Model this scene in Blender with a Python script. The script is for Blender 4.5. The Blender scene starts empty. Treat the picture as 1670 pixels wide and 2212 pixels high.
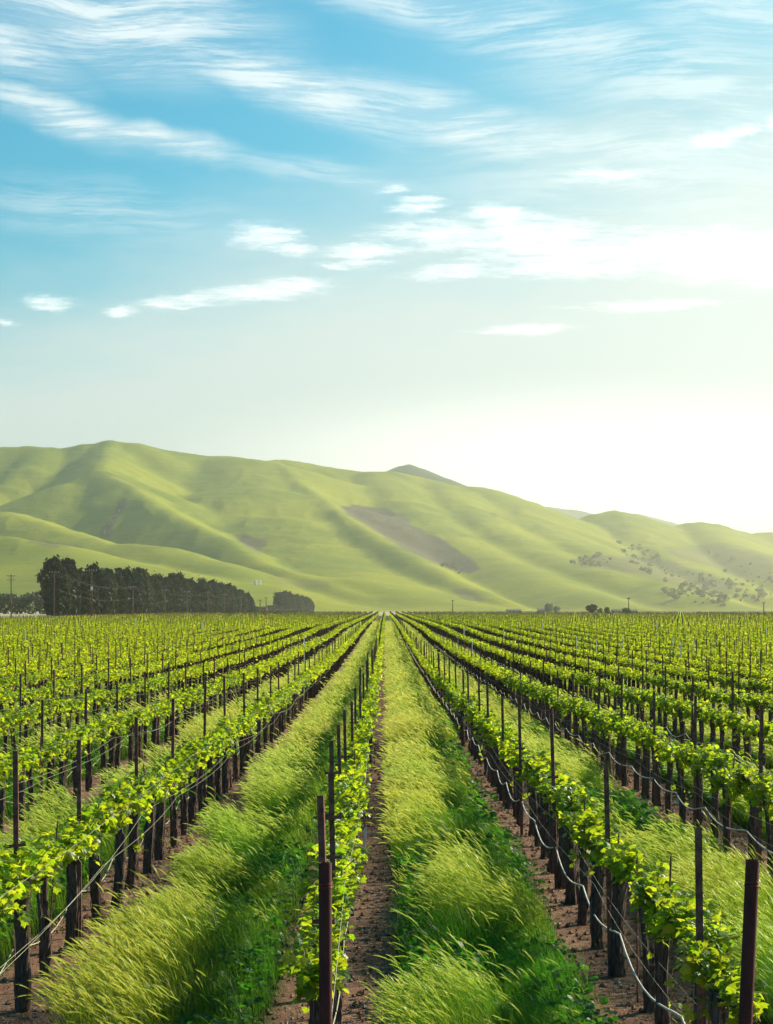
import bpy, math, random
import numpy as np
from mathutils import Vector, Matrix

random.seed(11)
rng = np.random.default_rng(11)
scene = bpy.context.scene
COL = scene.collection
R = math.radians

# ------------------------------------------------------------------ frame of reference
# picture of 1670 x 2212 units; camera level, 3.15 m above the ground, looking along +Y
F, CAM_H, VX, VY, PW, PH = 4662.0, 3.15, 832.0, 1318.0, 1670.0, 2212.0
SPACING, ROW0 = 2.44, -0.42          # vine rows
STEP = 1.5                          # vines along a row
FIELD_L, FIELD_R, FIELD_END = -86.0, 215.0, 905.0

def at(px, py, Y):
    return ((px - VX) * Y / F, Y, CAM_H - (py - VY) * Y / F)

_gy = np.array([-60, 0, 22, 42, 65, 95, 130, 185, 270, 400, 630, 900, 1500, 20000.])
_gz = np.array([0, 0, 0, -.10, -.28, -.40, -.45, -.36, .06, .22, .50, .85, 1.0, 1.1])
def ground(Y):
    Y = np.asarray(Y, float)
    i = np.clip(np.searchsorted(_gy, Y) - 1, 0, len(_gy) - 2)
    t = np.clip((Y - _gy[i]) / (_gy[i + 1] - _gy[i]), 0, 1)
    t = t * t * (3 - 2 * t)
    return _gz[i] * (1 - t) + _gz[i + 1] * t

def gz(Y): return float(ground(Y))

def _hash(ix, iy, seed):
    h = (ix.astype(np.int64) * 374761393 + iy.astype(np.int64) * 668265263 + seed * 2147483647) & 0xFFFFFFFF
    h = ((h ^ (h >> 13)) * 1274126177) & 0xFFFFFFFF
    h = h ^ (h >> 16)
    return (h & 0xFFFF) / 65535.0

def vnoise(x, y, seed=0):
    x = np.asarray(x, float); y = np.asarray(y, float)
    x0 = np.floor(x); y0 = np.floor(y)
    fx = x - x0; fy = y - y0
    fx = fx * fx * (3 - 2 * fx); fy = fy * fy * (3 - 2 * fy)
    a = _hash(x0, y0, seed); b = _hash(x0 + 1, y0, seed)
    c = _hash(x0, y0 + 1, seed); d = _hash(x0 + 1, y0 + 1, seed)
    return (a * (1 - fx) + b * fx) * (1 - fy) + (c * (1 - fx) + d * fx) * fy

def fbm(x, y, seed=0, octv=4):
    s = 0; a = .5; t = 0
    for k in range(octv):
        s = s + a * vnoise(x * 2 ** k, y * 2 ** k, seed + k * 17); t += a; a *= .5
    return s / t

def smooth(a, b, x):
    t = np.clip((x - a) / (b - a), 0, 1)
    return t * t * (3 - 2 * t)

def in_poly(px, py, poly):
    inside = np.zeros(px.shape, bool)
    n = len(poly)
    for i in range(n):
        x1, y1 = poly[i]; x2, y2 = poly[(i + 1) % n]
        c = ((y1 > py) != (y2 > py)) & (px < (x2 - x1) * (py - y1) / ((y2 - y1) or 1e-9) + x1)
        inside ^= c
    return inside

# ------------------------------------------------------------------ mesh helpers
class MB:
    """collects vertices and faces in arrays and links them as one mesh object"""
    def __init__(s): s.v = []; s.n = 0; s.f = []; s.m = []; s.c = []; s.hascol = False
    def add(s, verts, faces, mat=0, col=None):
        verts = np.asarray(verts, float).reshape(-1, 3)
        faces = np.asarray(faces, int)
        s.v.append(verts); s.f.append(faces + s.n); s.m.append(np.full(len(faces), mat))
        if col is None: s.c.append(np.ones((len(verts), 4)))
        else:
            c = np.ones((len(verts), 4)); c[:, :3] = np.broadcast_to(np.asarray(col, float), (len(verts), 3)); s.c.append(c); s.hascol = True
        s.n += len(verts)
    def mesh(s, name, mats, smoothed=False):
        me = bpy.data.meshes.new(name)
        V = np.concatenate(s.v).astype(np.float32)
        me.vertices.add(len(V)); me.vertices.foreach_set('co', V.ravel())
        loops = np.concatenate([f.ravel() for f in s.f]).astype(np.int32)
        tot = np.concatenate([np.full(len(f), f.shape[1]) for f in s.f])
        start = np.concatenate([[0], np.cumsum(tot)[:-1]]).astype(np.int32)
        me.loops.add(len(loops)); me.loops.foreach_set('vertex_index', loops)
        me.polygons.add(len(tot)); me.polygons.foreach_set('loop_start', start)
        me.polygons.foreach_set('material_index', np.concatenate(s.m).astype(np.int32))
        if not isinstance(mats, (list, tuple)): mats = [mats]
        for m in mats: me.materials.append(m)
        if s.hascol:
            a = me.color_attributes.new('tone', 'FLOAT_COLOR', 'POINT')
            a.data.foreach_set('color', np.concatenate(s.c).astype(np.float32).ravel())
        me.update(calc_edges=True)
        me.polygons.foreach_set('use_smooth', np.full(len(tot), smoothed))
        return me
    def build(s, name, mats, parent=None, smoothed=False):
        return link(name, s.mesh(name, mats, smoothed), parent)
    # shapes
    def box(s, c, size, mat=0, rot=None, col=None):
        x, y, z = [v / 2 for v in size]
        P = np.array([(-x,-y,-z),(x,-y,-z),(x,y,-z),(-x,y,-z),(-x,-y,z),(x,-y,z),(x,y,z),(-x,y,z)])
        if rot is not None: P = P @ np.array(rot).T
        s.add(P + np.array(c), [(0,3,2,1),(4,5,6,7),(0,1,5,4),(1,2,6,5),(2,3,7,6),(3,0,4,7)], mat, col)
    def tube(s, pts, rad, n=6, mat=0, cap=True, col=None, wob=None):
        pts = np.asarray(pts, float); k = len(pts)
        rad = np.broadcast_to(np.asarray(rad, float), (k,))
        T = np.gradient(pts, axis=0); T /= np.linalg.norm(T, axis=1)[:, None] + 1e-12
        ref = np.where(np.abs(T[:, 2:3]) > .9, np.array([[0., 1, 0]]), np.array([[0, 0, 1.]]))
        A = np.cross(T, ref); A /= np.linalg.norm(A, axis=1)[:, None] + 1e-12
        B = np.cross(T, A)
        th = np.linspace(0, 2 * np.pi, n, endpoint=False)
        r = rad[:, None] * (np.ones((k, n)) if wob is None else wob)
        P = pts[:, None] + r[..., None] * (np.cos(th)[None, :, None] * A[:, None] + np.sin(th)[None, :, None] * B[:, None])
        i = np.arange(k - 1)[:, None] * n; j = np.arange(n)[None]; j2 = (j + 1) % n
        q = np.stack([i + j, i + j2, i + n + j2, i + n + j], -1).reshape(-1, 4)
        s.add(P.reshape(-1, 3), q, mat, col)
        if cap and n >= 3:
            base = s.n - k * n
            for off, rev in ((0, 1), ((k - 1) * n, 0)):
                ids = base + off + np.arange(n)
                if rev: ids = ids[::-1]
                s.f.append(ids.reshape(1, -1)); s.m.append(np.array([mat]))

def link(name, data, parent=None):
    o = bpy.data.objects.new(name, data); COL.objects.link(o)
    if parent is not None: o.parent = parent
    return o
def tag(o, label=None, cat=None, group=None, kind=None):
    if label: o['label'] = label
    if cat: o['category'] = cat
    if group: o['group'] = group
    if kind: o['kind'] = kind
    return o
def empty(name, loc, label, cat, group=None, rz=0):
    o = link(name, None); o.location = loc; o.rotation_euler = (0, 0, rz); o.empty_display_size = .1
    return tag(o, label, cat, group)

ONES = 'zeroth first second third fourth fifth sixth seventh eighth ninth tenth eleventh twelfth thirteenth fourteenth fifteenth sixteenth seventeenth eighteenth nineteenth'.split()
TENS = {2: 'twent', 3: 'thirt', 4: 'fort', 5: 'fift', 6: 'sixt', 7: 'sevent', 8: 'eight', 9: 'ninet'}
def ordinal(n):
    if n < 20: return ONES[n]
    return TENS[n // 10] + ('ieth' if n % 10 == 0 else 'y-' + ONES[n % 10])
def row_words(k):
    if k == 0: return 'the row left of the central grass strip'
    if k == 1: return 'the row right of the central grass strip'
    return 'the %s row %s of the central grass strip' % ((ordinal(k), 'right') if k > 1 else (ordinal(1 - k), 'left'))

# ------------------------------------------------------------------ materials
class NT:
    def __init__(s, tree): s.t = tree; s.t.nodes.clear()
    def n(s, typ, **kw):
        nd = s.t.nodes.new(typ)
        for k, v in kw.items(): setattr(nd, k, v)
        return nd
    def l(s, a, b): s.t.links.new(a, b)
    def val(s, sock, v):
        if hasattr(v, 'is_output'): s.l(v, sock)
        else: sock.default_value = v
    def math(s, op, a, b=0.0, c=None, clamp=False):
        nd = s.n('ShaderNodeMath', operation=op, use_clamp=clamp)
        s.val(nd.inputs[0], a); s.val(nd.inputs[1], b)
        if c is not None: s.val(nd.inputs[2], c)
        return nd.outputs[0]
    def mapr(s, v, a, b, c=0.0, d=1.0, smoothstep=True):
        nd = s.n('ShaderNodeMapRange', interpolation_type='SMOOTHSTEP' if smoothstep else 'LINEAR', clamp=True) if smoothstep else s.n('ShaderNodeMapRange', clamp=True)
        s.val(nd.inputs['Value'], v)
        for nm, x in (('From Min', a), ('From Max', b), ('To Min', c), ('To Max', d)): s.val(nd.inputs[nm], x)
        return nd.outputs[0]
    def mix(s, f, a, b, blend='MIX'):
        nd = s.n('ShaderNodeMix', data_type='RGBA', blend_type=blend)
        s.val(nd.inputs[0], f)
        for i, x in ((6, a), (7, b)):
            if hasattr(x, 'is_output'): s.l(x, nd.inputs[i])
            else: nd.inputs[i].default_value = (*x[:3], 1)
        return nd.outputs[2]
    def noise(s, vec, scale, detail=4, rough=.55, dist=0.0):
        nd = s.n('ShaderNodeTexNoise')
        if vec is not None: s.l(vec, nd.inputs['Vector'])
        nd.inputs['Scale'].default_value = scale; nd.inputs['Detail'].default_value = detail
        nd.inputs['Roughness'].default_value = rough; nd.inputs['Distortion'].default_value = dist
        return nd.outputs['Fac']
    def mapping(s, vec, loc=(0,0,0), rot=(0,0,0), scale=(1,1,1), typ='POINT'):
        nd = s.n('ShaderNodeMapping', vector_type=typ); s.l(vec, nd.inputs['Vector'])
        nd.inputs['Location'].default_value = loc; nd.inputs['Rotation'].default_value = rot; nd.inputs['Scale'].default_value = scale
        return nd.outputs[0]
    def bump(s, h, strength=.5, dist=.01):
        nd = s.n('ShaderNodeBump'); s.l(h, nd.inputs['Height'])
        nd.inputs['Strength'].default_value = strength; nd.inputs['Distance'].default_value = dist
        return nd.outputs[0]

def material(name):
    m = bpy.data.materials.new(name); m.use_nodes = True
    return m, NT(m.node_tree)

def principled(nt, col, rough=.6, spec=.3, metal=0.0, normal=None):
    b = nt.n('ShaderNodeBsdfPrincipled')
    nt.val(b.inputs['Base Color'], col if hasattr(col, 'is_output') else (*col, 1))
    nt.val(b.inputs['Roughness'], rough); nt.val(b.inputs['Metallic'], metal)
    b.inputs['Specular IOR Level'].default_value = spec
    if normal is not None: nt.l(normal, b.inputs['Normal'])
    return b
def out(nt, sh):
    o = nt.n('ShaderNodeOutputMaterial'); nt.l(sh, o.inputs['Surface'])

def leafy(name, lo, hi, tlo, thi, mixf=.5, gloss=.25, rough=.45, use_tone=False, obj_var=0.0):
    """leaf tissue: a diffuse face with some sheen and light passing through"""
    m, nt = material(name)
    geo = nt.n('ShaderNodeNewGeometry')
    rnd = geo.outputs['Random Per Island']
    if use_tone:
        at_ = nt.n('ShaderNodeAttribute', attribute_name='tone')
        c1 = nt.mix(1.0, at_.outputs['Color'], lo, 'MULTIPLY'); c2 = nt.mix(1.0, at_.outputs['Color'], tlo, 'MULTIPLY')
    else:
        c1 = nt.mix(rnd, lo, hi); c2 = nt.mix(rnd, tlo, thi)
    if obj_var:
        v = nt.mapr(nt.n('ShaderNodeObjectInfo').outputs['Random'], 0, 1, 1 - obj_var, 1 + obj_var, False)
        sc = nt.n('ShaderNodeCombineColor'); [nt.l(v, sc.inputs[i]) for i in range(3)]
        c1 = nt.mix(1.0, c1, sc.outputs[0], 'MULTIPLY'); c2 = nt.mix(1.0, c2, sc.outputs[0], 'MULTIPLY')
    b = principled(nt, c1, rough, gloss)
    tr = nt.n('ShaderNodeBsdfTranslucent'); nt.l(c2, tr.inputs['Color'])
    mx = nt.n('ShaderNodeMixShader'); mx.inputs[0].default_value = mixf
    nt.l(b.outputs[0], mx.inputs[1]); nt.l(tr.outputs[0], mx.inputs[2])
    out(nt, mx.outputs[0])
    return m

def solid(name, c1, c2, scale=8, rough=.7, spec=.2, metal=0.0, bump=.3, bdist=.004, stretch=(1,1,1), world=False):
    m, nt = material(name)
    if world: v = nt.n('ShaderNodeNewGeometry').outputs['Position']
    else: v = nt.n('ShaderNodeTexCoord').outputs['Object']
    v = nt.mapping(v, scale=stretch)
    f = nt.noise(v, scale, 6, .65)
    f2 = nt.mapr(f, .3, .7)
    b = principled(nt, nt.mix(f2, c1, c2), rough, spec, metal, nt.bump(f, bump, bdist) if bump else None)
    out(nt, b.outputs[0]); return m

M = {}
M['leaf'] = leafy('vine_leaf', (.055, .14, .010), (.17, .25, .015), (.24, .46, .008), (.68, .70, .02), .57, gloss=.25, rough=.4, obj_var=.14)
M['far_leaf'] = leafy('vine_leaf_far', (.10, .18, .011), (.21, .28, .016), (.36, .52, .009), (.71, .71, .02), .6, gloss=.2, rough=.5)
M['grass'] = leafy('grass_blade', (.60, .60, .60), None, (1, 1, 1), None, .5, gloss=.25, rough=.4, use_tone=True)
M['weed'] = leafy('weed_leaf', (.020, .075, .009), (.045, .125, .012), (.04, .20, .010), (.11, .34, .015), .48, gloss=.18, rough=.5)
M['bark'] = solid('vine_bark', (.042, .026, .022), (.19, .12, .095), 60, .95, .1, bump=.9, bdist=.012, stretch=(1, 1, .16))
M['far_bark'] = solid('vine_bark_far', (.025, .015, .014), (.075, .045, .038), 3, .95, .1, bump=0, world=True)
M['rust'] = solid('rusted_steel', (.115, .048, .038), (.26, .11, .08), 22, .85, .15, 0, bump=.25, bdist=.001)
M['rust_pipe'] = solid('painted_pipe_steel', (.07, .018, .016), (.125, .034, .026), 9, .75, .15, 0, bump=.15, bdist=.001, stretch=(1, 1, .3))
M['wire_rust'] = solid('rusted_tie_wire', (.16, .035, .02), (.26, .06, .03), 30, .6, .4, .4, bump=0)
M['wire'] = solid('galvanised_wire', (.34, .30, .20), (.5, .45, .32), 5, .5, .4, 0, bump=0)
M['hose'] = solid('pale_hose', (.56, .49, .40), (.76, .69, .58), 6, .55, .25, bump=0)  # pale grey-beige tone of the drip hoses
M['tape'] = solid('tie_tape', (.03, .45, .42), (.08, .6, .55), 20, .4, .4, bump=0)
M['white'] = solid('white_plastic', (.62, .60, .56), (.82, .80, .77), 14, .5, .3, bump=.1)
M['stone'] = solid('pebble', (.16, .11, .085), (.42, .34, .28), 2.3, .9, .1, bump=.3, world=True)
M['clod'] = solid('soil_clod', (.14, .065, .04), (.36, .21, .13), 3.1, .95, .05, bump=.3, world=True)
M['straw'] = solid('dry_litter', (.22, .15, .09), (.42, .31, .18), 1.7, .9, .1, bump=0, world=True)
M['pole'] = solid('pole_timber', (.10, .06, .04), (.19, .12, .08), 4, .9, .1, bump=.2, stretch=(1, 1, .1))
M['pole_red'] = solid('red_pole_timber', (.16, .065, .035), (.26, .12, .07), 4, .9, .1, bump=.2, stretch=(1, 1, .1))
M['ceramic'] = solid('insulator', (.55, .53, .48), (.75, .72, .66), 5, .3, .5, bump=0)
M['cable'] = solid('power_cable', (.14, .13, .11), (.2, .18, .16), 2, .6, .2, bump=0)
M['conifer'] = leafy('windbreak_leaf', (.014, .020, .011), (.036, .045, .020), (.02, .03, .008), (.05, .06, .015), .3, gloss=.15, rough=.6, obj_var=.55)
M['oak'] = leafy('oak_leaf', (.025, .032, .016), (.045, .055, .022), (.03, .045, .01), (.05, .07, .015), .3, gloss=.15, rough=.6)
M['scrub'] = leafy('hazed_scrub_leaf', (.19, .20, .10), (.27, .27, .14), (.15, .17, .06), (.21, .22, .08), .4, gloss=.1, rough=.7)  # leaf colour paled to stand in for haze over the far slopes
M['garden'] = leafy('garden_tree_leaf', (.05, .08, .02), (.10, .14, .03), (.10, .16, .02), (.18, .24, .03), .4, gloss=.15, rough=.6)
M['trunk'] = solid('tree_trunk', (.035, .025, .02), (.075, .055, .042), 4, .95, .1, bump=.5, bdist=.02, stretch=(1, 1, .2))
M['plaster'] = solid('pale_plaster', (.30, .25, .16), (.38, .32, .21), .8, .85, .2, bump=.1)
M['metal_roof'] = solid('grey_roof', (.20, .17, .13), (.28, .24, .18), .7, .9, .1, bump=.1)
M['glass'] = solid('dark_window', (.03, .035, .04), (.06, .065, .07), 1, .15, .6, bump=0)
M['tank'] = solid('white_tank', (.74, .66, .58), (.82, .75, .67), .5, .45, .4, bump=0)

# ------------------------------------------------------------------ ground: one sheet to the horizon
def make_ground():
    ys = np.concatenate([np.linspace(-40, 10, 8), np.arange(12, 60, .6), np.arange(60, 200, 4), np.arange(200, 1000, 15), np.linspace(1000, 14000, 40)])
    xs = np.concatenate([[-5000, -2500, -1200, -600, -300, -150, -80, -40, -20], np.arange(-10, 14, .305), [20, 40, 80, 150, 300, 600, 1200, 2500, 5000]])
    XX, YY = np.meshgrid(xs, ys)
    Z = ground(YY)
    # shallow furrow along the bare strips and small lumps near the camera
    near = smooth(70, 20, YY) * smooth(14, 10, np.abs(XX))
    Z = Z + near * .03 * (fbm(XX * 1.1, YY * 1.1, 3) - .5)
    V = np.stack([XX, YY, Z], -1).reshape(-1, 3)
    nx = len(xs); i = np.arange(len(ys) - 1)[:, None] * nx; j = np.arange(nx - 1)[None]
    q = np.stack([i + j, i + j + 1, i + nx + j + 1, i + nx + j], -1).reshape(-1, 4)
    m, nt = material('ground_soil_and_grass')
    pos = nt.n('ShaderNodeNewGeometry').outputs['Position']
    sep = nt.n('ShaderNodeSeparateXYZ'); nt.l(pos, sep.inputs[0])
    x, y = sep.outputs[0], sep.outputs[1]
    wob = nt.noise(nt.mapping(pos, scale=(.9, .35, 1)), 1.0, 3)
    t = nt.math('DIVIDE', nt.math('SUBTRACT', x, ROW0), SPACING)
    t = nt.math('ADD', t, nt.math('MULTIPLY', nt.math('SUBTRACT', wob, .5), .10))
    fr = nt.math('FRACT', t)                              # 0 at a row, .15 .. .76 the grass strip
    strip = nt.math('MULTIPLY', nt.mapr(fr, .28, .35), nt.mapr(nt.math('SUBTRACT', fr, nt.mapr(y, 36, 62, 0, .09)), .86, .78))
    n1 = nt.noise(pos, 1.3, 8, .7); n2 = nt.noise(pos, 14, 6, .7); n3 = nt.noise(pos, 70, 3, .6)
    soil = nt.mix(nt.mapr(n1, .3, .7), (.19, .085, .05), (.34, .19, .115))
    soil = nt.mix(nt.mapr(n2, .45, .75), soil, (.38, .25, .17))
    soil = nt.mix(nt.mapr(n3, .55, .8), soil, (.06, .034, .027))
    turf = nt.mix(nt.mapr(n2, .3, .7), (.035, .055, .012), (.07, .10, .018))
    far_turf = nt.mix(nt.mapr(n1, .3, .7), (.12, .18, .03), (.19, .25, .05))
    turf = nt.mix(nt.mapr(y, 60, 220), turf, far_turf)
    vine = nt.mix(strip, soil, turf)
    n4 = nt.noise(nt.mapping(pos, scale=(.004, .02, 1)), 1.0, 5)
    outer = nt.mix(nt.mapr(n4, .4, .6), (.40, .35, .20), (.52, .45, .30))
    inside = nt.math('MULTIPLY', nt.mapr(x, FIELD_L - 2, FIELD_L), nt.mapr(y, FIELD_END + 10, FIELD_END))
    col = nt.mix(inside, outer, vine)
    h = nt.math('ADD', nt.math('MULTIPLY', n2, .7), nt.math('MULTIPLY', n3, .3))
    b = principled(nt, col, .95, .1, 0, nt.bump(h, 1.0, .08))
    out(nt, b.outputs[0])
    mb = MB(); mb.add(V, q)
    tag(mb.build('ground', m, smoothed=True), kind='structure', label='bare brown soil strips and grass between the vine rows', cat='ground')
make_ground()

# ------------------------------------------------------------------ hills
SKY = [(-700, 1010), (-400, 990), (-150, 975), (0, 968), (60, 966), (130, 970), (185, 962), (235, 953), (290, 958), (350, 972), (420, 982), (500, 987), (560, 997), (610, 995),
       (660, 1002), (720, 1013), (780, 1021), (845, 1019), (900, 1030), (970, 1047), (1030, 1053), (1085, 1071), (1130, 1093), (1170, 1115), (1210, 1130), (1240, 1132),
       (1260, 1122), (1290, 1110), (1325, 1104), (1360, 1110), (1420, 1128), (1460, 1141), (1490, 1131), (1510, 1128), (1550, 1134), (1600, 1148), (1625, 1152), (1670, 1147), (1800, 1150), (2000, 1165), (2300, 1190)]
def sky_depth(px): return 5000 + np.interp(px, [-700, 300, 1000, 1700], [-300, 0, 500, 1100])
RIDGES = [  # (crest points, slope of the flanks, rounding)
    ([(x, y, float(sky_depth(x))) for x, y in SKY], .47, 26),
    ([(235, 956, 5000), (228, 985, 4720), (218, 1019, 4420), (275, 1048, 4260), (330, 1084, 4080), (400, 1122, 3880), (480, 1163, 3650), (560, 1214, 3350), (650, 1245, 3080), (760, 1285, 2850)], .52, 24),
    ([(218, 1019, 4420), (150, 1045, 4360), (90, 1072, 4300), (30, 1102, 4230), (-60, 1150, 4100)], .42, 30),
    ([(90, 972, 4900), (60, 1010, 4720), (10, 1050, 4560), (-60, 1085, 4400)], .5, 40),
    ([(590, 998, 5080), (640, 1040, 4850), (690, 1075, 4600), (740, 1112, 4330), (800, 1152, 4030), (900, 1210, 3600), (1000, 1262, 3230), (1070, 1292, 2950)], .54, 24),
    ([(500, 990, 5030), (535, 1055, 4700), (600, 1120, 4300), (650, 1175, 3900), (720, 1230, 3450), (800, 1265, 3080)], .30, 120),
    ([(-200, 1075, 3950), (0, 1106, 3720), (110, 1141, 3520), (230, 1171, 3350), (350, 1183, 3200), (450, 1211, 3040), (540, 1252, 2860), (610, 1283, 2720)], .36, 40),
    ([(-250, 1150, 3250), (0, 1160, 3080), (90, 1174, 2990), (150, 1205, 2900), (240, 1240, 2780), (320, 1275, 2700)], .26, 40),
    ([(60, 1215, 2900), (180, 1212, 2900), (300, 1222, 2850), (400, 1243, 2780), (480, 1275, 2700)], .22, 40),
    ([(570, 1242, 3300), (650, 1243, 3180), (740, 1251, 3040), (840, 1274, 2920), (940, 1300, 2800)], .22, 50),
    ([(800, 1021, 5280), (860, 1080, 4900), (950, 1148, 4400), (1080, 1210, 3900), (1200, 1262, 3380), (1290, 1294, 3050)], .40, 60),
    ([(930, 1040, 5400), (985, 1090, 5000), (1060, 1140, 4600), (1160, 1190, 4150), (1290, 1235, 3650)], .40, 60),
    ([(1040, 1055, 5540), (1110, 1110, 5100), (1200, 1165, 4650), (1320, 1215, 4100), (1420, 1256, 3600), (1500, 1288, 3250)], .40, 60),
    ([(1325, 1106, 5800), (1385, 1165, 5250), (1470, 1218, 4700), (1560, 1258, 4150), (1650, 1290, 3600)], .40, 60),
    ([(1510, 1130, 5950), (1580, 1180, 5350), (1680, 1225, 4700), (1780, 1265, 4100)], .40, 60),
]
def ridge_height(X, Y, ridges, seed=0):
    best = None
    for pts, slope, r in ridges:
        P = np.array([at(*p) for p in pts])
        h = np.full(X.shape, -1e9)
        for a, b in zip(P[:-1], P[1:]):
            d = b[:2] - a[:2]; L2 = d @ d
            t = np.clip(((X - a[0]) * d[0] + (Y - a[1]) * d[1]) / L2, 0, 1)
            dx = X - (a[0] + t * d[0]); dy = Y - (a[1] + t * d[1])
            dist = np.sqrt(dx * dx + dy * dy + r * r) - r
            z = a[2] + t * (b[2] - a[2])
            hh = z - slope * dist * (1 - .22 * np.clip(dist / 900, 0, 1))
            h = np.maximum(h, hh)
        if best is None: best = h
        else:                                      # smooth union of the ridges
            k = 9.0
            dlt = np.clip(.5 + .5 * (h - best) / k, 0, 1)
            best = best * (1 - dlt) + h * dlt + k * dlt * (1 - dlt)
    return best
def hill_z(X, Y):
    X = np.asarray(X, float); Y = np.asarray(Y, float)
    h = ridge_height(X, Y, RIDGES)
    a = np.clip(h / 120, 0, 1)
    h = h + a * 8 * (fbm(X / 330, Y / 330, 5) - .5) + a * 3.5 * (.5 - np.abs(fbm(X / 60, Y / 150, 9, 3) - .5) * 3) * (.3 + fbm(X / 400, Y / 400, 15))
    base = ground(Y) - .6
    k = 14.0                                       # soft toe into the plain
    dlt = np.clip(.5 + .5 * (h - base) / k, 0, 1)
    return base * (1 - dlt) + h * dlt + k * dlt * (1 - dlt) * .8

PATCHES = [
    ([(735, 1096), (770, 1093), (830, 1100), (870, 1115), (905, 1140), (945, 1160), (985, 1185), (1030, 1215), (1035, 1232), (1010, 1240), (960, 1222), (900, 1200), (850, 1170), (800, 1140), (750, 1112)], 1.0),
    ([(505, 1157), (535, 1153), (575, 1163), (578, 1180), (565, 1195), (545, 1188), (525, 1172)], .9),
    ([(262, 1075), (272, 1082), (262, 1110), (248, 1135), (238, 1160), (215, 1162), (228, 1135), (245, 1110)], 1.0),
    ([(60, 1167), (120, 1172), (190, 1178), (185, 1184), (110, 1184), (60, 1176)], .6),
    ([(560, 1243), (640, 1245), (710, 1258), (720, 1272), (660, 1272), (600, 1262)], .35),
    ([(972, 1271), (1020, 1276), (1045, 1292), (1030, 1300), (990, 1292)], .5),
    ([(1240, 1205), (1300, 1200), (1380, 1200), (1450, 1215), (1540, 1240), (1600, 1268), (1560, 1290), (1480, 1270), (1400, 1245), (1320, 1232), (1250, 1222)], .5),
    ([(1430, 1180), (1560, 1180), (1670, 1205), (1700, 1260), (1600, 1250), (1520, 1222), (1450, 1200)], .45),
]
def make_hills():
    pxs = np.arange(-520, 2120, 4.5)
    Ys = np.concatenate([np.arange(2300, 4600, 11), np.arange(4600, 5600, 16), np.arange(5600, 7400, 45)])
    PX, YY = np.meshgrid(pxs, Ys)
    XX = (PX - VX) * YY / F
    Z = hill_z(XX, YY)
    PY = VY - (Z - CAM_H) * F / YY
    sc = np.zeros(PX.shape)
    jx = 22 * (fbm(XX / 60, YY / 90, 31) - .5); jy = 16 * (fbm(XX / 60, YY / 90, 32) - .5)
    for poly, w in PATCHES:
        acc = np.zeros(PX.shape)
        for ox, oy in ((0, 0), (5, 0), (-5, 0), (0, 3), (0, -3)):
            acc += in_poly(PX + jx + ox, PY + jy + oy, poly)
        sc = np.maximum(sc, w * acc / 5)
    V = np.stack([XX, YY, Z], -1).reshape(-1, 3)
    nx = len(pxs); i = np.arange(len(Ys) - 1)[:, None] * nx; j = np.arange(nx - 1)[None]
    q = np.stack([i + j, i + j + 1, i + nx + j + 1, i + nx + j], -1).reshape(-1, 4)
    m, nt = material('hill_grass')
    pos = nt.n('ShaderNodeNewGeometry').outputs['Position']
    tone = nt.n('ShaderNodeAttribute', attribute_name='tone').outputs['Fac']
    a = nt.noise(pos, .004, 6, .6); b_ = nt.noise(nt.mapping(pos, scale=(.22, .22, 3.0)), .045, 7, .7); c_ = nt.noise(pos, .10, 6, .7)
    g = nt.mix(nt.mapr(a, .35, .65), (.165, .208, .009), (.305, .31, .013))
    g = nt.mix(nt.math('MULTIPLY', nt.mapr(b_, .42, .72), .5), g, (.35, .33, .04))
    g = nt.mix(nt.math('MULTIPLY', nt.mapr(c_, .50, .75), .35), g, (.11, .145, .016))
    s = nt.mix(nt.mapr(c_, .3, .7), (.10, .085, .05), (.15, .12, .075))
    fac = nt.mapr(nt.math('ADD', tone, nt.math('MULTIPLY', nt.math('SUBTRACT', c_, .5), .5)), .08, .8, smoothstep=False)
    col = nt.mix(fac, g, s)
    b = principled(nt, col, .95, .05, 0, nt.bump(nt.math('ADD', b_, c_), .45, 3.0))
    out(nt, b.outputs[0])
    mb = MB(); mb.add(V, q, 0, sc.reshape(-1, 1))
    tag(mb.build('hills', m, smoothed=True), kind='structure', label='rolling green grassy hills with scrub patches', cat='hills')
    # conical peak behind the main ridge, and pale ranges far away
    def back(name, crest, depth, slope, r, x0, x1, step, cols, label):
        px = np.arange(x0, x1, step); ys = np.linspace(depth - 1500, depth + 900, 60)
        P, Yb = np.meshgrid(px, ys); X = (P - VX) * Yb / F
        Zb = ridge_height(X, Yb, [(crest, slope, r)])
        Zb = Zb + 14 * (fbm(X / 160, Yb / 160, 41) - .5)
        V = np.stack([X, Yb, np.maximum(Zb, 0)], -1).reshape(-1, 3)
        n = len(px); i = np.arange(len(ys) - 1)[:, None] * n; j = np.arange(n - 1)[None]
        qq = np.stack([i + j, i + j + 1, i + n + j + 1, i + n + j], -1).reshape(-1, 4)
        m2 = solid(name + '_grass', cols[0], cols[1], .01, .95, .05, bump=0, world=True)
        mb = MB(); mb.add(V, qq); tag(mb.build(name, m2, smoothed=True), kind='structure', label=label, cat='hills')
    back('distant_peak', [(780, 1060, 7300), (845, 1021, 7300), (868, 1006, 7300), (884, 1002, 7300), (908, 1010, 7300), (945, 1031, 7300), (975, 1047, 7300), (1020, 1070, 7300)], 7300, .45, 10, 700, 1100, 4, ((.06, .075, .03), (.09, .11, .04)), 'small conical peak rising behind the green ridge')
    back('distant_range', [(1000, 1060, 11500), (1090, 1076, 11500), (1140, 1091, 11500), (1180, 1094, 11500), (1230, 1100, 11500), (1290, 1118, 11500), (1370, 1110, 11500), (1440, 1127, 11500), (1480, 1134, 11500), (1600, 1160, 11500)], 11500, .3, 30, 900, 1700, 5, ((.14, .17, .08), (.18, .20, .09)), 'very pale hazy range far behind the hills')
make_hills()

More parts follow.
